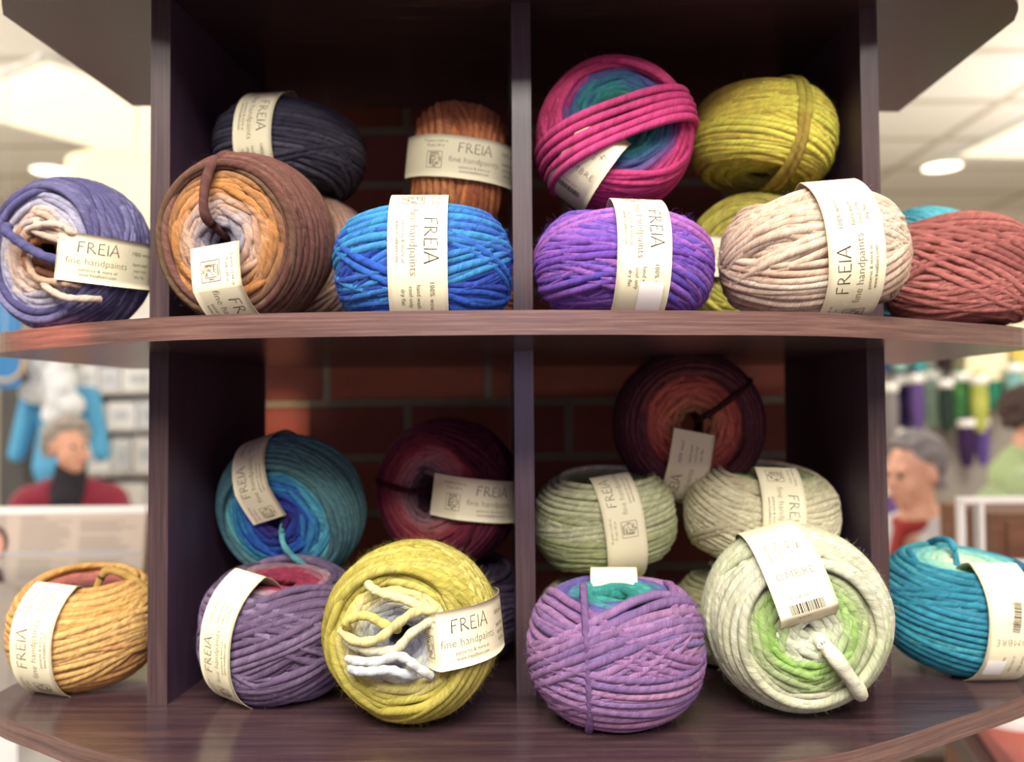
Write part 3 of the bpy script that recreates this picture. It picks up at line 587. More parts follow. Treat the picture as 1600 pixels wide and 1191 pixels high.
B(1075, 664, .835, .0660, .045, (-.04, -.99, .02), (-.20, 0, -1), [(110, 70, 40), (150, 80, 50), (160, 74, 52), (140, 60, 46), (90, 40, 40), (64, 34, 40)], [(70, 36, 42), (58, 30, 38), (84, 42, 44)],
  'dark brown yarn ball with a rust centre at the top of the lower right pile', 49, gain=2.3, q=.95, hole=.22, face=.86, maxlat=.85, band=dict(W=.038, prints=[FR(.040, 1)], dip=.10), ties=[dict(kind='hole', ang=138, col=[(70, 30, 34)], r=.003)], r=.0028)
# ---------------------------------------------------------------- the shop
CEIL = 2.9
def tiles(name, c1, c2, seam, bw, rh, ms, rough, rot=0):
    m = bpy.data.materials.new(name); m.use_nodes = True; nt = m.node_tree; b = nt.nodes['Principled BSDF']; L = nt.links.new
    tc = nt.nodes.new('ShaderNodeTexCoord'); mp = nt.nodes.new('ShaderNodeMapping'); mp.inputs['Rotation'].default_value = (0, 0, rot); L(tc.outputs['Object'], mp.inputs[0])
    br = nt.nodes.new('ShaderNodeTexBrick'); br.offset = 0; L(mp.outputs[0], br.inputs['Vector'])
    for k, c in (('Color1', c1), ('Color2', c2), ('Mortar', seam)): br.inputs[k].default_value = (*lin(c), 1)
    br.inputs['Scale'].default_value = 1; br.inputs['Mortar Size'].default_value = ms; br.inputs['Brick Width'].default_value = bw; br.inputs['Row Height'].default_value = rh
    L(br.outputs['Color'], b.inputs['Base Color']); b.inputs['Roughness'].default_value = rough
    return m
def plane(name, pts, m, kind='structure'):
    bm = bmesh.new(); bm.faces.new([bm.verts.new(p) for p in pts]); me = bpy.data.meshes.new(name); bm.to_mesh(me); bm.free(); o = link(name, me, m); tag(o, kind=kind); return o
def slab(name, c, s, m):
    bm = bmesh.new(); box(bm, c, s); o = bm_obj(name, bm, m); tag(o, kind='structure'); return o
M['floor'] = tiles('floor_tile', (214, 208, 200), (206, 200, 194), (150, 146, 142), .6, .6, .006, .35, .5)
M['ceil'] = tiles('ceiling_panels', (240, 236, 226), (234, 228, 216), (196, 184, 166), 1.25, .62, .03, .8)
M['wall'] = mat('cream_wall', (216, 206, 186), .8)
M['white'] = mat('white_paint', (235, 233, 228), .5)
slab('floor', (0, 1.2, -.05), (9, 11.4, .1), M['floor'])
slab('ceiling', (0, 1.2, CEIL+.05), (9, 11.4, .1), M['ceil'])
slab('wall_back', (0, 6.85, CEIL/2), (9, .1, CEIL), M['wall'])
slab('wall_left', (-4.55, 1.2, CEIL/2), (.1, 11.4, CEIL), M['wall'])
slab('wall_right', (4.55, 1.2, CEIL/2), (.1, 11.4, CEIL), M['wall'])
slab('wall_front', (0, -4.55, CEIL/2), (9, .1, CEIL), mat('dark_wall', (92, 78, 74), .8))
slab('floor_bounce_cut', (0, -1.9, .004), (5, 5, .008), mat('dark_bounce_cut', (70, 60, 62), .95))  # unseen dark slab added to weaken light bouncing off the floor

M['glow'] = mat('lamp_glow', (255, 244, 214), .5, emit=3.2)
M['glow2'] = mat('light_panel', (255, 244, 210), .5, emit=.62)
M['shade'] = mat('cream_lamp_shade', (255, 243, 196), .7, emit=.55)
M['metal'] = mat('brushed_metal', (190, 190, 188), .35, metal=1)
def recessed(px, py, label):
    Y = (CEIL-CZ)*F/(637-py); c = at(px, py, Y); c.z = CEIL
    root = empty('recessed_light', c); tag(root, label, 'ceiling light')
    bm = bmesh.new(); n = 32
    R1, R2 = .135, .115
    for a, b, z in ((R1, R2, -.008),):
        v = [[bm.verts.new((c.x+r*math.cos(t*2*PI/n), c.y+r*math.sin(t*2*PI/n), c.z+zz)) for t in range(n)] for r, zz in ((R1, -.0005), (R1, -.012), (R2, -.012), (R2, -.0005))]
        for k in range(4):
            for t in range(n): bm.faces.new((v[k][t], v[k][(t+1) % n], v[(k+1) % 4][(t+1) % n], v[(k+1) % 4][t]))
    bm_obj('trim_ring', bm, M['white'], root, True)
    bm = bmesh.new(); cyl(bm, (c.x, c.y, c.z-.009), (c.x, c.y, c.z-.001), R2, seg=32); bm_obj('diffuser', bm, M['glow'], root)
recessed(80, 252, 'round recessed ceiling light at the left, beside the drum lamp')
recessed(1472, 257, 'round recessed ceiling light at the right, glowing white')
def light_panel(c, sx, sy, label, rot=0):
    root = empty('light_panel', c); tag(root, label, 'ceiling light'); Rm = Matrix.Rotation(rot, 3, 'Z'); c = Vector(c)
    bm = bmesh.new()
    for dx, dy, wx, wy in ((0, sy/2, sx+.06, .03), (0, -sy/2, sx+.06, .03), (sx/2, 0, .03, sy), (-sx/2, 0, .03, sy)):
        box(bm, c+Rm @ Vector((dx, dy, -.012)), (wx, wy, .024), Rm)
    bm_obj('frame', bm, M['white'], root)
    bm = bmesh.new(); box(bm, c+Vector((0, 0, -.008)), (sx-.03, sy-.03, .012), Rm); bm_obj('diffuser', bm, M['glow2'], root)
light_panel((-2.0, 4.62, CEIL), 1.6, 1.0, 'long bright light panel in the ceiling at the left', 1.01)
light_panel((3.35, 4.85, CEIL), 1.2, .9, 'small bright light panel in the ceiling at the far right', .1)
# drum pendant
c = at(214, 262, 2.75); pd = empty('pendant_lamp', (c.x, c.y, c.z)); tag(pd, 'large cream drum pendant lamp glowing at the left beside the shelf', 'lamp')
bm = bmesh.new(); n = 48; rr = .205; hh = .27
ring = lambda r, z: [bm.verts.new((c.x+r*math.cos(t*2*PI/n), c.y+r*math.sin(t*2*PI/n), z)) for t in range(n)]
rs = [ring(rr, c.z), ring(rr, c.z-hh), ring(rr-.004, c.z-hh), ring(rr-.004, c.z)]
for k in range(4):
    for t in range(n): bm.faces.new((rs[k][t], rs[k][(t+1) % n], rs[(k+1) % 4][(t+1) % n], rs[(k+1) % 4][t]))
bm_obj('lamp_shade', bm, M['shade'], pd, True)
bm = bmesh.new(); cyl(bm, (c.x, c.y, c.z-.02), (c.x, c.y, CEIL), .006, seg=10); bm_obj('cord', bm, M['white'], pd)
bm = bmesh.new(); cyl(bm, (c.x, c.y, CEIL-.03), (c.x, c.y, CEIL), .06, seg=24); bm_obj('canopy', bm, M['white'], pd)
bm = bmesh.new(); ball_bm(bm, (c.x, c.y, c.z-.12), .045, 3); cyl(bm, (c.x, c.y, c.z-.09), (c.x, c.y, c.z-.01), .016, seg=12); bm_obj('bulb', bm, M['glow'], pd, True)
bm = bmesh.new()
for a in (0, 2*PI/3, 4*PI/3): cyl(bm, (c.x, c.y, c.z-.015), (c.x+(rr-.003)*math.cos(a), c.y+(rr-.003)*math.sin(a), c.z-.015), .003, seg=8)
bm_obj('shade_spider', bm, M['metal'], pd)

# ---------------------------------------------------------------- people
def blob(name, parts, m, parent, voxel=.012, smooth=6):
    """ellipsoids (c, r) and limb chains [(p, r), (q, r), ...] fused into one continuous surface"""
    bm = bmesh.new()
    for p in parts:
        if isinstance(p, tuple): ball_bm(bm, p[0], p[1], 2)
        else:
            for (a, ra), (b, rb) in zip(p, p[1:]):
                a = Vector(a); b = Vector(b); k = max(2, int((b-a).length/(min(ra, rb)*.45)))
                for i in range(k+1): ball_bm(bm, a.lerp(b, i/k), ra+(rb-ra)*i/k, 2)
    me = bpy.data.meshes.new(name); bm.to_mesh(me); bm.free(); t = bpy.data.objects.new('t', me); COL.objects.link(t)
    rm = t.modifiers.new('r', 'REMESH'); rm.mode = 'VOXEL'; rm.voxel_size = voxel
    sm = t.modifiers.new('s', 'SMOOTH'); sm.iterations = smooth; sm.factor = .5
    dg = bpy.context.evaluated_depsgraph_get(); dg.update(); me2 = bpy.data.meshes.new_from_object(t.evaluated_get(dg)); me2.name = name; bpy.data.objects.remove(t); bpy.data.meshes.remove(me)
    me2.materials.clear(); me2.materials.append(m); me2.polygons.foreach_set('use_smooth', [True]*len(me2.polygons))
    o = bpy.data.objects.new(name, me2); COL.objects.link(o); o.parent = parent
    return o
M['skin'] = mat('skin', (226, 172, 146), .5, .4); M['skin'].node_tree.nodes['Principled BSDF'].inputs['Subsurface Weight'].default_value = .1
def person(label, x, y, face, s, head_turn, nod, hair, top, extra=None, lean=0.0, trousers=(60, 58, 70)):
    """a seated figure; face = where the chest points (0 = towards -Y), s = scale, lean forward in m at the shoulders"""
    root = empty('person', (x, y, 0)); tag(root, label, 'person', 'seated people in the shop'); root.rotation_euler = (0, 0, face); root.scale = (s, s, s)
    V3 = Vector; l = lean
    pel = V3((0, 0, .50)); che = V3((0, -l*.6, .90)); nk = V3((0, -l-.01, 1.12)); hd = V3((0, -l*1.15-.03, 1.265))
    HR = Matrix.Rotation(head_turn, 3, 'Z') @ Matrix.Rotation(nod, 3, 'X')
    h = lambda v: hd+HR @ V3(v)
    ell = lambda v, r: (h(v), r)
    P = [ell((0, .02, .035), (.075, .09, .085)), ell((0, -.02, -.02), (.062, .072, .085)), ell((0, -.045, -.075), (.038, .04, .033)), ell((0, -.088, -.012), (.013, .022, .018)), ell((0, -.078, .02), (.010, .016, .03)),
         ell((.028, -.066, .028), (.024, .012, .010)), ell((-.028, -.066, .028), (.024, .012, .010)), ell((.040, -.055, -.03), (.022, .02, .022)), ell((-.040, -.055, -.03), (.022, .02, .022)), ell((0, -.080, -.055), (.022, .010, .012)),
         ell((.078, .012, -.005), (.010, .018, .032)), ell((-.078, .012, -.005), (.010, .018, .032)), (hd+V3((0, .0, .0)), .055),
         [(hd+V3((0, .02, -.05)), .052), (nk, .056)], [(nk, .07), (che, .12), ((0, -l*.2, .68), .125), (pel, .135)], [((-.15, -l, 1.04), .07), ((.15, -l, 1.04), .07)]]
    for sx in (-1, 1):
        sh = V3((sx*.175, -l, 1.03)); el = V3((sx*.25, -l-.08, .80)); wr = V3((sx*.13, -l-.30, .79)); P.append([(sh, .058), (el, .043)]); P.append([(el, .040), (wr, .026)])
        pm = wr+V3((-sx*.02, -.05, 0)); P.append([(wr, .026), (pm, .032)])
        for k in range(4):
            b = pm+V3((sx*(.027-.018*k), -.025, 0)); ln = (.055, .065, .068, .058)[k]; P.append([(b, .0105), (b+V3((0, -ln*.6, -.004)), .010), (b+V3((0, -ln, -.022)), .009)])
        P.append([(pm+V3((-sx*.03, .01, 0)), .012), (pm+V3((-sx*.055, -.03, -.006)), .010)])
        hp = V3((sx*.09, 0, .50)); kn = V3((sx*.12, -.44, .50)); an = V3((sx*.12, -.40, .09)); P += [[(hp, .088), (kn, .060)], [(kn, .056), ((sx*.12, -.41, .3), .052), (an, .036)], [(an, .036), ((sx*.12, -.53, .035), .032)]]
    blob('body', P, M['skin'], root, .0085, 3)
    # eyes and mouth
    bm = bmesh.new()
    for sx in (-1, 1):
        bm = bmesh.new(); ball_bm(bm, h((sx*.029, -.079, .012)), .0095, 2)
        o = bm_obj('eye', bm, mat('eye_dark', (60, 50, 46), .3), None, True); o.parent = root
    bm = bmesh.new(); ball_bm(bm, h((0, -.092, -.055)), (.022, .005, .0055), 2); o = bm_obj('mouth', bm, mat('lips', (186, 104, 96), .5), None, True); o.parent = root
    # clothes
    tm = mat('knitted_top', top, .9, sheen=.3, noise=(60, .3))
    TP = [[((0, -l+.0, 1.03), .075), (che, .145), ((0, -l*.2, .68), .15), ((0, 0, .47), .165)], [((-.16, -l, 1.03), .082), ((.16, -l, 1.03), .082)], [((-.09, -l, 1.075), .062), ((.09, -l, 1.075), .062)], [((-.1, -l*.6, .9), .12), ((.1, -l*.6, .9), .12)]]
    for sx in (-1, 1): TP += [[((sx*.175, -l, 1.02), .078), ((sx*.25, -l-.08, .80), .060), ((sx*.155, -l-.255, .79), .042)]]
    blob('top', TP, tm, root, .014, 5)
    LP = []
    for sx in (-1, 1): LP += [[((sx*.09, .02, .49), .105), ((sx*.12, -.44, .50), .078), ((sx*.12, -.40, .12), .058)]]
    blob('trousers', LP+[((0, 0, .47), .13)], mat('trousers_cloth', trousers, .9), root, .016, 4)
    for sx in (-1, 1): blob('shoe', [[((sx*.12, -.385, .055), .045), ((sx*.12, -.54, .042), .04)], ((sx*.12, -.45, .02), (.045, .12, .018))], mat('shoe_leather', (50, 42, 40), .5), root, .01, 3)
    # hair
    rnd = random.Random(hash(label) % 999 if False else len(label)); HP = []
    hc, vol, curl, back = hair
    for i in range(150):
        a = rnd.uniform(0, 2*PI); z = rnd.uniform(-.45, 1); rad = math.sqrt(max(0, 1-z*z)); v = V3((rad*math.cos(a), rad*math.sin(a), z))
        if v.y < -.25 and v.z < .66: continue
        if v.z < -.05 and v.y < .1: continue
        p_ = V3((v.x*.080, v.y*.095+.022, v.z*.088+.042)); p_ = p_+v*(vol*.4)
        HP.append((h(p_), curl*rnd.uniform(.8, 1.2)))
    for i in range(24): HP.append((h((rnd.uniform(-.06, .06), rnd.uniform(.06, .10), rnd.uniform(-back, .02))), curl*1.1))
    blob('hair', HP+[ell((0, .042, .056), (.082+vol*.3, .088+vol*.3, .082+vol*.3))], mat('hair', hc, .8, noise=(90, .4)), root, .009, 2)
    if extra: extra(root, hd, nk, h, l)
    # stool
    st = empty('stool', (x, y, 0)); st.rotation_euler = (0, 0, face)
    bm = bmesh.new(); cyl(bm, (0, 0, .33*s), (0, 0, .355*s), .18, seg=28); o = bm_obj('seat', bm, M['stool'], None); o.parent = st
    for a in range(4):
        t = PI/4+a*PI/2; bm = bmesh.new(); cyl(bm, (.19*math.cos(t), .19*math.sin(t), 0), (.13*math.cos(t), .13*math.sin(t), .335*s), .014, seg=10); o = bm_obj('leg', bm, M['stool'], None); o.parent = st
    return root, st
M['stool'] = mat('pale_stool_wood', (206, 192, 172), .5)
def ex1(root, hd, nk, h, l):
    blob('turtleneck', [[(nk+Vector((0, -.02, -.055)), .088), (nk+Vector((0, 0, .045)), .070)], (nk+Vector((0, -.085, -.10)), (.07, .05, .08))], mat('black_knit', (34, 30, 38), .9), root, .01, 3)
    bm = bmesh.new(); ball_bm(bm, (0, -.158, .94), (.014, .006, .014), 2); o = bm_obj('button', bm, M['metal'], None, True); o.parent = root
p1 = at(98, 700, 3.65)
p, st = person('person with curly grey hair in a maroon cardigan over a black turtleneck', p1.x, 3.72, .25, p1.z/1.272, .75, .0, ((176, 168, 160), .03, .020, .03), (146, 36, 62), ex1)
tag(st, 'wooden stool under the person in the maroon cardigan', 'stool', 'stools in the shop')
def ex2(root, hd, nk, h, l):
    blob('scarf', [[(nk+Vector((.05, -.03, -.02)), .026), (nk+Vector((0, -.075, -.03)), .027), (nk+Vector((-.06, -.03, -.02)), .026), (nk+Vector((0, .05, .0)), .026), (nk+Vector((.05, -.03, -.02)), .026)], [(nk+Vector((0, -.08, -.03)), .024), (nk+Vector((.03, -.14, -.12)), .022)]], mat('red_scarf', (150, 48, 44), .9), root, .01, 2)
p2 = at(1448, 742, 2.6)
p, st = person('person with short grey hair, red scarf and pale jacket, in profile facing left', p2.x+.02, 2.62, -PI/2+.35, p2.z/1.262, 0, .18, ((150, 144, 146), .012, .014, .06), (214, 212, 216), ex2, lean=.04, trousers=(196, 192, 188))
tag(st, 'wooden stool under the person in the pale jacket', 'stool', 'stools in the shop')
def ex3(root, hd, nk, h, l):
    blob('jacket_collar', [[(nk+Vector((0, .03, -.06)), .10), (nk+Vector((0, .01, .0)), .078)], [(nk+Vector((-.12, .03, -.07)), .07), (nk+Vector((.12, .03, -.07)), .07)]], mat('green_jacket', (170, 190, 140), .9), root, .012, 3)
p3_ = at(1590, 664, 3.5)
p, st = person('person with dark curly hair and a light green jacket bending over to the right', p3_.x-.16, 3.45, PI/2-.35, p3_.z/1.262, .1, .35, ((74, 54, 48), .03, .020, .03), (170, 190, 140), ex3, lean=.12)
tag(st, 'wooden stool under the person in the light green jacket', 'stool', 'stools in the shop')

# ---------------------------------------------------------------- hanging skeins on the far rack
def skein(px, py, Y, ln, wd, col, label, col2=None, tagged=True):
    c = at(px, py, Y); root = empty('yarn_skein', c); tag(root, label, 'yarn skein', 'skeins hanging on the far rack')
    S_, N_ = 9, 40; t = np.linspace(0, 1, N_); P = []; rf = []
    prof = np.sin(np.clip(t*PI, .12, PI-.12))**.45
    for i in range(S_):
        a = 2*PI*i/S_+t*7.5; P.append(np.stack([np.cos(a)*wd*.34*prof, np.sin(a)*wd*.30*prof, (.5-t)*ln], -1)); rf.append(np.stack([np.cos(a), np.sin(a), 0*a], -1))
    P = np.array(P); rf = norms(np.array(rf)+1e-4); r_ = np.full((S_, N_), wd*.17)
    V, Q, A = tubes(P, r_, rf, False, 6, 1); D = np.repeat(lerpc([col, col2 or col], np.broadcast_to(np.abs(np.sin(t*9)), (S_, N_))).reshape(-1, 3), 6, 0)
    me = quadmesh('twisted_strands', V, Q, attrs={'fibre': ('FLOAT_VECTOR', A), 'dye': ('FLOAT_COLOR', np.concatenate([D, np.ones((len(D), 1))], 1))})
    o = bpy.data.objects.new('twisted_strands', me); COL.objects.link(o); o.parent = root; me.materials.append(M['wool'])
    bm = bmesh.new(); cyl(bm, (0, 5.134-c.y, ln*.46), (0, -.04, ln*.46), .004, seg=8); o = bm_obj('hook', bm, M['metal'], None); o.parent = root
    if tagged:
        bm = bmesh.new(); cyl(bm, (0, 0, ln*.30), (0, 0, ln*.44), wd*.54, wd*.50, seg=20); o = bm_obj('paper_tag', bm, M['sticker'], None, True); o.parent = root
    return root
Ysk = 5.0
rk = empty('yarn_rack', (2.75, 5.16, 0)); tag(rk, 'pale grey peg rack on the far right full of hanging skeins', 'rack')
M['rack'] = mat('rack_panel', (150, 142, 134), .8); 
bm = bmesh.new(); box(bm, (2.75, 5.16, 1.1), (2.0, .05, 2.2)); bm_obj('back_panel', bm, M['rack'], rk)
for x in (1.76, 3.74):
    bm = bmesh.new(); box(bm, (x, 5.13, 1.1), (.05, .12, 2.2)); bm_obj('side_post', bm, M['white'], rk)
bm = bmesh.new(); box(bm, (2.75, 5.05, .12), (1.9, .3, .24)); bm_obj('base', bm, M['white'], rk)
names = [
 (1384, 545, .26, .13, (70, 110, 160), None, 'steel blue skein, first of the top row behind the shelf edge'),
 (1405, 543, .26, .13, (150, 206, 190), None, 'mint skein hanging next to the bright turquoise one, top row'),
 (1434, 545, .27, .15, (60, 196, 192), None, 'bright turquoise skein in the top row of the rack'),
 (1475, 540, .26, .15, (60, 46, 48), None, 'dark brown skein hanging in the top row of the rack'),
 (1590, 555, .38, .16, (236, 204, 60), None, 'large bright yellow skein at the far right of the rack'),
 (1392, 640, .34, .10, (150, 142, 140), None, 'grey skein at the left end of the lower row'),
 (1412, 628, .34, .12, (50, 36, 84), (70, 52, 110), 'navy skein in the lower row of the rack'),
 (1433, 626, .34, .10, (110, 80, 150), None, 'violet skein hanging beside the navy one'),
 (1456, 620, .34, .13, (168, 204, 176), None, 'pale mint skein in the middle of the lower row'),
 (1478, 632, .32, .10, (48, 66, 56), None, 'dark forest green skein in the lower row'),
 (1502, 625, .36, .14, (92, 174, 84), (70, 150, 76), 'grass green skein in the lower row of the rack'),
 (1530, 628, .34, .12, (176, 184, 56), (196, 200, 70), 'lime yellow skein beside the grass green one'),
 (1553, 604, .26, .12, (20, 160, 124), None, 'emerald skein in the lower row of the rack'),
 (1586, 604, .28, .13, (130, 184, 180), None, 'dusty aqua skein below the large bright yellow one'),
 (1402, 705, .30, .12, (40, 32, 40), None, 'black skein hanging below the navy one'),
 (1510, 690, .28, .12, (66, 40, 84), None, 'dark plum skein hanging low behind the grey haired head'),
 (1535, 688, .28, .10, (112, 84, 170), None, 'purple skein hanging low beside the dark plum one'),
 (1384, 800, .34, .16, (120, 84, 160), None, 'purple skein hanging lowest at the left of the rack'),
]
for i, (px, py, ln, wd, c1, c2, lb) in enumerate(names): skein(px, py, Ysk-.09*(i % 2), ln, wd*.8, c1, lb, c2)
# cream box on the rack
c = at(1537, 568, 4.98); bx = empty('storage_box', c); tag(bx, 'cream paper box on the rack between dark and yellow skeins', 'box')
bm = bmesh.new(); box(bm, (c.x, c.y+.04, c.z), (.24, .14, .20)); bm_obj('box_body', bm, mat('cream_card', (236, 224, 184), .7), bx, bevel=.004)
bm = bmesh.new(); box(bm, (c.x, c.y+.04, c.z+.105), (.25, .15, .03)); bm_obj('lid', bm, mat('cream_card_lid', (240, 230, 196), .7), bx, bevel=.004)

# ---------------------------------------------------------------- left: white shelving with boxes
ux0, ux1, uy = -2.62, -1.75, 4.95
un = empty('wall_shelving', ((ux0+ux1)/2, uy, 0)); tag(un, 'white wall shelving with boxes behind the person in maroon', 'shelf')
bm = bmesh.new(); box(bm, ((ux0+ux1)/2, uy+.16, 1.05), (ux1-ux0, .02, 2.1)); bm_obj('back_panel', bm, M['white'], un)
for x in (ux0, ux1):
    bm = bmesh.new(); box(bm, (x, uy, 1.05), (.03, .34, 2.1)); bm_obj('side_panel', bm, M['white'], un)
zs = [at(190, y, uy-.1).z for y in (860, 740, 672, 614, 560)]
for z in zs:
    bm = bmesh.new(); box(bm, ((ux0+ux1)/2, uy, z), (ux1-ux0-.03, .32, .02)); bm_obj('shelf_board', bm, mat('shelf_grey', (196, 190, 184), .6), un)
cb = [(236, 234, 232), (222, 222, 226), (240, 238, 234), (214, 214, 214)]
where = ['bottom', 'lower middle', 'upper middle', 'top']
for r in range(4):
    x = ux0+.05; k = 0
    rnd = random.Random(r+5)
    while x < ux1-.14:
        wdt = rnd.uniform(.12, .2); wdt = min(wdt, ux1-.03-x); hgt = (zs[r+1]-zs[r]-.02)*rnd.uniform(.7, .92)
        o = empty('storage_box', (x+wdt/2, uy-.05, zs[r]+.01)); col = cb[(r+k) % 4]
        tag(o, f'pale box on the {where[r]} board of the white wall shelving', 'box', f'boxes on the {where[r]} board of the wall shelving')
        bm = bmesh.new(); box(bm, (x+wdt/2, uy-.05, zs[r]+.0105+hgt/2), (wdt-.012, .2, hgt)); bm_obj('box_body', bm, mat('pale_card', col, .6), o, bevel=.003)
        bm = bmesh.new(); box(bm, (x+wdt/2, uy-.1515, zs[r]+.01+hgt/2), (wdt*.5, .002, hgt*.35)); bm_obj('card_label', bm, mat('card_label', (196, 200, 206), .6), o)
        x += wdt; k += 1
# dark post with a blue poster and hoop, and the blue jumper with white shawl on a stand
bm = bmesh.new(); c0 = at(30, 640, 4.55); box(bm, (c0.x, c0.y, .88), (.13, .13, 1.76)); o = bm_obj('display_post', bm, mat('dark_grey_paint', (84, 82, 80), .7)); tag(o, 'dark grey square post at the left behind the person in maroon', 'post')
c0 = at(8, 566, 4.0); pr = empty('framed_picture', c0)
bm = bmesh.new(); box(bm, (c0.x-.06, c0.y+.02, c0.z+.08), (.24, .02, .4)); bm_obj('picture', bm, mat('blue_print', (40, 120, 180), .6), pr, bevel=.004)
bm = bmesh.new(); cyl(bm, (c0.x-.06, c0.y+.02, c0.z+.28), (c0.x-.06, c0.y+.02, CEIL), .003, seg=6); bm_obj('hanging_wire', bm, M['metal'], pr)
tag(pr, 'blue hanging panel at the far left edge under the shelf', 'sign')
c0 = at(14, 572, 3.8); n = 40; tt = np.linspace(0, 2*PI, n, endpoint=False); P = np.stack([c0.x-.02+.085*np.cos(tt), c0.y+0*tt, c0.z+.02+.085*np.sin(tt)], -1)[None]; rf = np.stack([np.cos(tt), 0*tt, np.sin(tt)], -1)[None]
V, Q, A = tubes(P, np.full((1, n), .009), rf, True, 8); hp = empty('embroidery_hoop', c0); tag(hp, 'pale wooden hoop hanging in front of the blue panel', 'hoop')
o = link('ring', quadmesh('ring', V, Q), mat('pale_wood', (206, 176, 120), .6), hp)
bm = bmesh.new(); cyl(bm, (c0.x-.02, c0.y, c0.z+.11), (c0.x-.02, c0.y, CEIL), .002, seg=6); bm_obj('hanging_wire', bm, M['metal'], hp)
c0 = at(95, 640, 4.3); jm = empty('display_stand', (c0.x, c0.y, 0)); tag(jm, 'display stand holding the blue jumper behind the person in maroon', 'stand')
bm = bmesh.new(); cyl(bm, (c0.x, c0.y, 0), (c0.x, c0.y, c0.z+.2), .014, seg=12); bm_obj('pole', bm, M['metal'], jm)
bm = bmesh.new(); cyl(bm, (c0.x, c0.y, 0), (c0.x, c0.y, .02), .17, seg=32); bm_obj('base', bm, M['metal'], jm)
jr = empty('blue_jumper', (c0.x, c0.y, c0.z)); tag(jr, 'sky blue jumper hanging on a stand behind the person in maroon', 'jumper')
blob('knit_body', [[((0, 0, .13), .07), ((0, 0, -.28), .13)], [((-.14, 0, .06), .06), ((.14, 0, .06), .06)], [((-.14, 0, .05), .06), ((-.21, -.01, -.22), .045)], [((.14, 0, .05), .06), ((.21, -.01, -.22), .045)]], mat('sky_blue_knit', (92, 172, 216), .9), jr, .014, 3)
sr = empty('white_shawl', (c0.x, c0.y, c0.z+.05)); tag(sr, 'fluffy white shawl draped over the sky blue jumper', 'shawl'); rnd = random.Random(3)
blob('shawl_wool', [((rnd.uniform(-.10, .12), -.14-rnd.uniform(0, .02), rnd.uniform(-.08, .2)), rnd.uniform(.04, .06)) for i in range(22)]+[((.13, -.14, -.03), .06), ((.06, -.15, 0), .06), ((0, -.14, .05), .07), ((0, -.1, .2), .08)], mat('white_fleece', (232, 236, 240), .95), sr, .014, 1)

# ---------------------------------------------------------------- worktable for the seated people
def table(name, x0, x1, y0, y1, z, m, label, rot=0, th=.03, leg=.04, inset=None):
    inset = leg if inset is None else inset
    c = Vector(((x0+x1)/2, (y0+y1)/2, 0)); root = empty(name, c); root.rotation_euler = (0, 0, rot); tag(root, label, 'table')
    bm = bmesh.new(); box(bm, (0, 0, z-th/2), (x1-x0, y1-y0, th)); o = bm_obj('tabletop', bm, m, None, bevel=.003); o.parent = root
    for sx in (-1, 1):
        for sy in (-1, 1):
            bm = bmesh.new(); box(bm, (sx*((x1-x0)/2-inset), sy*((y1-y0)/2-inset), (z-th)/2), (leg, leg, z-th)); o = bm_obj('leg', bm, M['metal'], None); o.parent = root
    return root
table('worktable', -2.75, -1.15, 2.75, 3.28, .66, mat('pale_table', (214, 204, 190), .5), 'pale worktable in front of the person in maroon')

# wooden drawer cabinet on the right
c0 = at(1560, 830, 2.25); cx_ = 1.04; cw = .62; ct = at(1550, 800, 1.9).z; cb_ = empty('drawer_cabinet', (cx_+cw/2, 2.0, 0)); tag(cb_, 'brown wooden drawer cabinet at the right behind the white framed sign', 'cabinet')
M['brownwood'] = wood('brown_wood', [(.3, (96, 62, 46)), (.7, (140, 98, 74))], (4, 40, 40), .5)
bm = bmesh.new(); box(bm, (cx_+cw/2, 2.0, ct/2), (cw, .24, ct)); bm_obj('carcass', bm, M['brownwood'], cb_, bevel=.004)
for i in range(4):
    z = ct-.10-i*.19; bm = bmesh.new(); box(bm, (cx_+cw/2, 1.875, z), (cw-.05, .016, .165)); d = bm_obj('drawer', bm, M['brownwood'], cb_, bevel=.003)
    bm = bmesh.new(); ball_bm(bm, (cx_+.12, 1.856, z), .016, 2); k_ = bm_obj('knob', bm, M['metal'], None, True); k_.parent = d; k_.matrix_parent_inverse = Matrix.Identity(4); k_.location = (0, 0, 0)

# white framed sign stand on the right, standing on the orange table
zt = .775
tb = table('side_table', .74, 1.58, 1.0, 1.68, zt-.004, mat('dark_table', (70, 50, 46), .5), 'low dark table at the right under the orange cloth', -.28, .04, inset=.26)
th_ = empty('orange_cloth', (1.175, 1.35, zt)); th_.rotation_euler = (0, 0, -.28); tag(th_, 'bright orange knitted cloth spread on the table at the bottom right', 'cloth')
bm = bmesh.new(); box(bm, (0, 0, 0), (.80, .64, .03)); bmesh.ops.subdivide_edges(bm, edges=bm.edges, cuts=10, use_grid_fill=True)
rnd = random.Random(2)
for v in bm.verts:
    if v.co.z > 0: v.co.z += .008*math.sin(v.co.x*21)*math.cos(v.co.y*17)+rnd.uniform(0, .002)+.006
    v.co.z += .0155
o = bm_obj('knitted_cloth', bm, mat('orange_wool', (190, 62, 26), .9, noise=(45, .35), sheen=.3), None, True); o.parent = th_
c0 = at(1500, 782, 1.52); c1 = at(1655, 880, 1.52); sg = empty('sign_holder', ((c0.x+c1.x)/2, 1.52, zt)); tag(sg, 'white framed clear sign holder standing behind the turquoise ball', 'sign holder')
M['clear'] = mat('clear_acrylic', (240, 244, 246), .03, trans=1); M['clear'].node_tree.nodes['Principled BSDF'].inputs['IOR'].default_value = 1.08
mx_, mz_ = (c0.x+c1.x)/2, (c0.z+c1.z)/2; W2, H2 = (c1.x-c0.x), (c0.z-c1.z)
bm = bmesh.new()
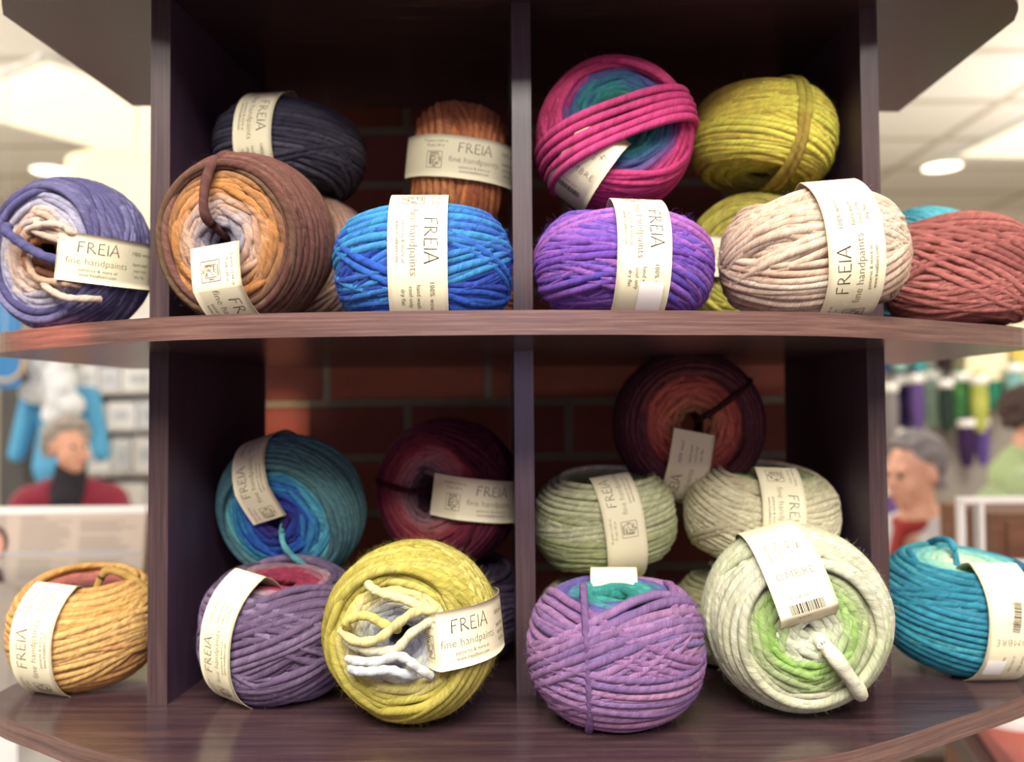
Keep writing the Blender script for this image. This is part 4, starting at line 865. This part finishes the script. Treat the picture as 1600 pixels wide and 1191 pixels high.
for dx, dz, a, b in ((0, H2/2, W2+.012, .012), (0, -H2/2, W2+.012, .012), (-W2/2, 0, .012, H2), (W2/2, 0, .012, H2)): box(bm, (mx_+dx, 1.52, mz_+dz), (a, .014, b))
bm_obj('frame', bm, M['white'], sg, bevel=.002)
bm = bmesh.new(); box(bm, (mx_, 1.52, mz_), (W2-.012, .003, H2-.012)); bm_obj('clear_pane', bm, M['clear'], sg)
bm = bmesh.new(); box(bm, (mx_-W2/2+.03, 1.515, mz_), (.008, .02, H2)); bm_obj('inner_bar', bm, M['white'], sg)
bm = bmesh.new(); zb = zt+.032; cyl(bm, (mx_, 1.52, zb), (mx_, 1.52, mz_-H2/2), .008, seg=12); bm_obj('pole', bm, M['white'], sg)
bm = bmesh.new(); cyl(bm, (mx_, 1.52, zb), (mx_, 1.52, zb+.012), .07, seg=28); bm_obj('base', bm, M['white'], sg)

# ---------------------------------------------------------------- pattern booklets in a clear stand, left
M['page'] = mat('page_paper', (206, 188, 170), .6); M['pageprint'] = mat('page_grey_print', (164, 152, 140), .7); M['edgepaper'] = mat('page_edge', (248, 244, 236), .6)
Yb = 1.45; tl = at(-70, 790, Yb+.03); brp = at(212, 1085, Yb-.02); bw_ = brp.x-tl.x; bh_ = tl.z-brp.z; tilt = Matrix.Rotation(-.16, 3, 'X')
def booklet(ox, oy, oz, w_, h_, label, pr=True):
    o0 = Vector((ox, oy, oz)); root = empty('pattern_booklet', o0); tag(root, label, 'booklet'); root.rotation_euler = (-.14, 0, 0)
    bm = bmesh.new(); box(bm, (w_/2, 0, h_/2), (w_, .012, h_)); o = bm_obj('pages', bm, M['page'], None, bevel=.002); o.parent = root
    bm = bmesh.new(); box(bm, (w_/2, -.0068, h_-.006), (w_, .0015, .012)); o = bm_obj('top_margin', bm, M['edgepaper'], None); o.parent = root
    if pr:
        x0 = w_*.34; V = []; Fc = []; rnd = random.Random(6)
        def rect(a, b, c_, d):
            k = len(V); V.extend([(a, -.0064, b), (c_, -.0064, b), (c_, -.0064, d), (a, -.0064, d)]); Fc.append((k, k+1, k+2, k+3))
        for colx, cw_ in ((x0+.01, w_*.28), (x0+w_*.33, w_*.29)):
            z = h_-.026
            while z > .01:
                if rnd.random() < .82: rect(colx, z, colx+cw_*rnd.uniform(.55, 1), z+.0022)
                z -= .0052
        rect(x0+.008, h_-.020, x0+.05, h_-.0165)
        me = bpy.data.meshes.new('printed_lines'); me.from_pydata(V, [], Fc); o = bpy.data.objects.new('printed_lines', me); COL.objects.link(o); me.materials.append(M['pageprint']); o.parent = root; tag(o, kind='stuff')
        # portrait picture on the left page
        def flat(nm, pts, m_, y=-.0066, par=root):
            me = bpy.data.meshes.new(nm); me.from_pydata([(a, y, b) for a, b in pts], [], [tuple(range(len(pts)))]); o = bpy.data.objects.new(nm, me); COL.objects.link(o); me.materials.append(m_); o.parent = par; return o
        el = lambda cx, cz, rx, rz, n=28: [(cx+rx*math.cos(t*2*PI/n), cz+rz*math.sin(t*2*PI/n)) for t in range(n)]
        ph = flat('portrait_photo', [(0.004, h_-.125), (x0-.006, h_-.125), (x0-.016, h_-.014), (.004, h_-.014)], mat('photo_backdrop', (186, 170, 156), .6))
        fx, fz = x0-.036, h_-.066
        flat('printed_jumper', [(fx-.045, h_-.124), (x0-.008, h_-.124), (x0-.012, h_-.112), (fx+.018, h_-.100), (fx-.018, h_-.100), (fx-.045, h_-.112)], mat('print_dark', (84, 56, 60), .6), -.0068, ph)
        flat('printed_hair', el(fx, fz+.006, .028, .031), mat('print_hair', (104, 84, 74), .6), -.0070, ph)
        flat('printed_neck', [(fx-.010, h_-.103), (fx+.010, h_-.103), (fx+.009, fz-.01), (fx-.009, fz-.01)], M['skin'], -.0071, ph)
        flat('printed_face', el(fx, fz, .021, .027), mat('print_skin', (214, 160, 138), .6), -.0073, ph)
        flat('printed_lips', el(fx+.001, fz-.014, .007, .0022, 12), mat('print_lips', (170, 80, 78), .6), -.0075, ph)
        for s_ in (-1, 1): flat('printed_eye', el(fx+s_*.008, fz+.004, .003, .0014, 10), mat('print_eye', (70, 50, 46), .6), -.0075, ph)
    return root
booklet(tl.x, Yb-.02, brp.z, bw_, bh_, 'open pattern booklet with a portrait photo, behind the golden yellow ball')
booklet(tl.x+.028, Yb+.016, brp.z, bw_*.98, bh_*.99, 'second pattern booklet showing at the right edge behind the first', False)
hs = empty('booklet_stand', (tl.x+bw_*.4, Yb, 0)); tag(hs, 'clear acrylic booklet stand on a white pedestal at the left', 'stand')
bm = bmesh.new(); zlip = at(100, 868, Yb-.09).z
box(bm, (tl.x+bw_/2, Yb-.075, (brp.z+zlip)/2), (bw_+.06, .003, zlip-brp.z)); bm_obj('front_lip', bm, M['clear'], hs)
bm = bmesh.new(); box(bm, (tl.x+bw_/2, Yb-.075, zlip+.0015), (bw_+.06, .004, .003)); bm_obj('lip_edge', bm, mat('acrylic_edge', (184, 184, 196), .2), hs)
bm = bmesh.new(); box(bm, (tl.x+bw_/2, Yb+.0, brp.z-.006), (bw_+.06, .16, .008)); bm_obj('tray', bm, M['clear'], hs)
bm = bmesh.new(); box(bm, (tl.x+.06, Yb, (brp.z-.01)/2), (.22, .15, brp.z-.01)); bm_obj('pedestal', bm, M['white'], hs, bevel=.003)
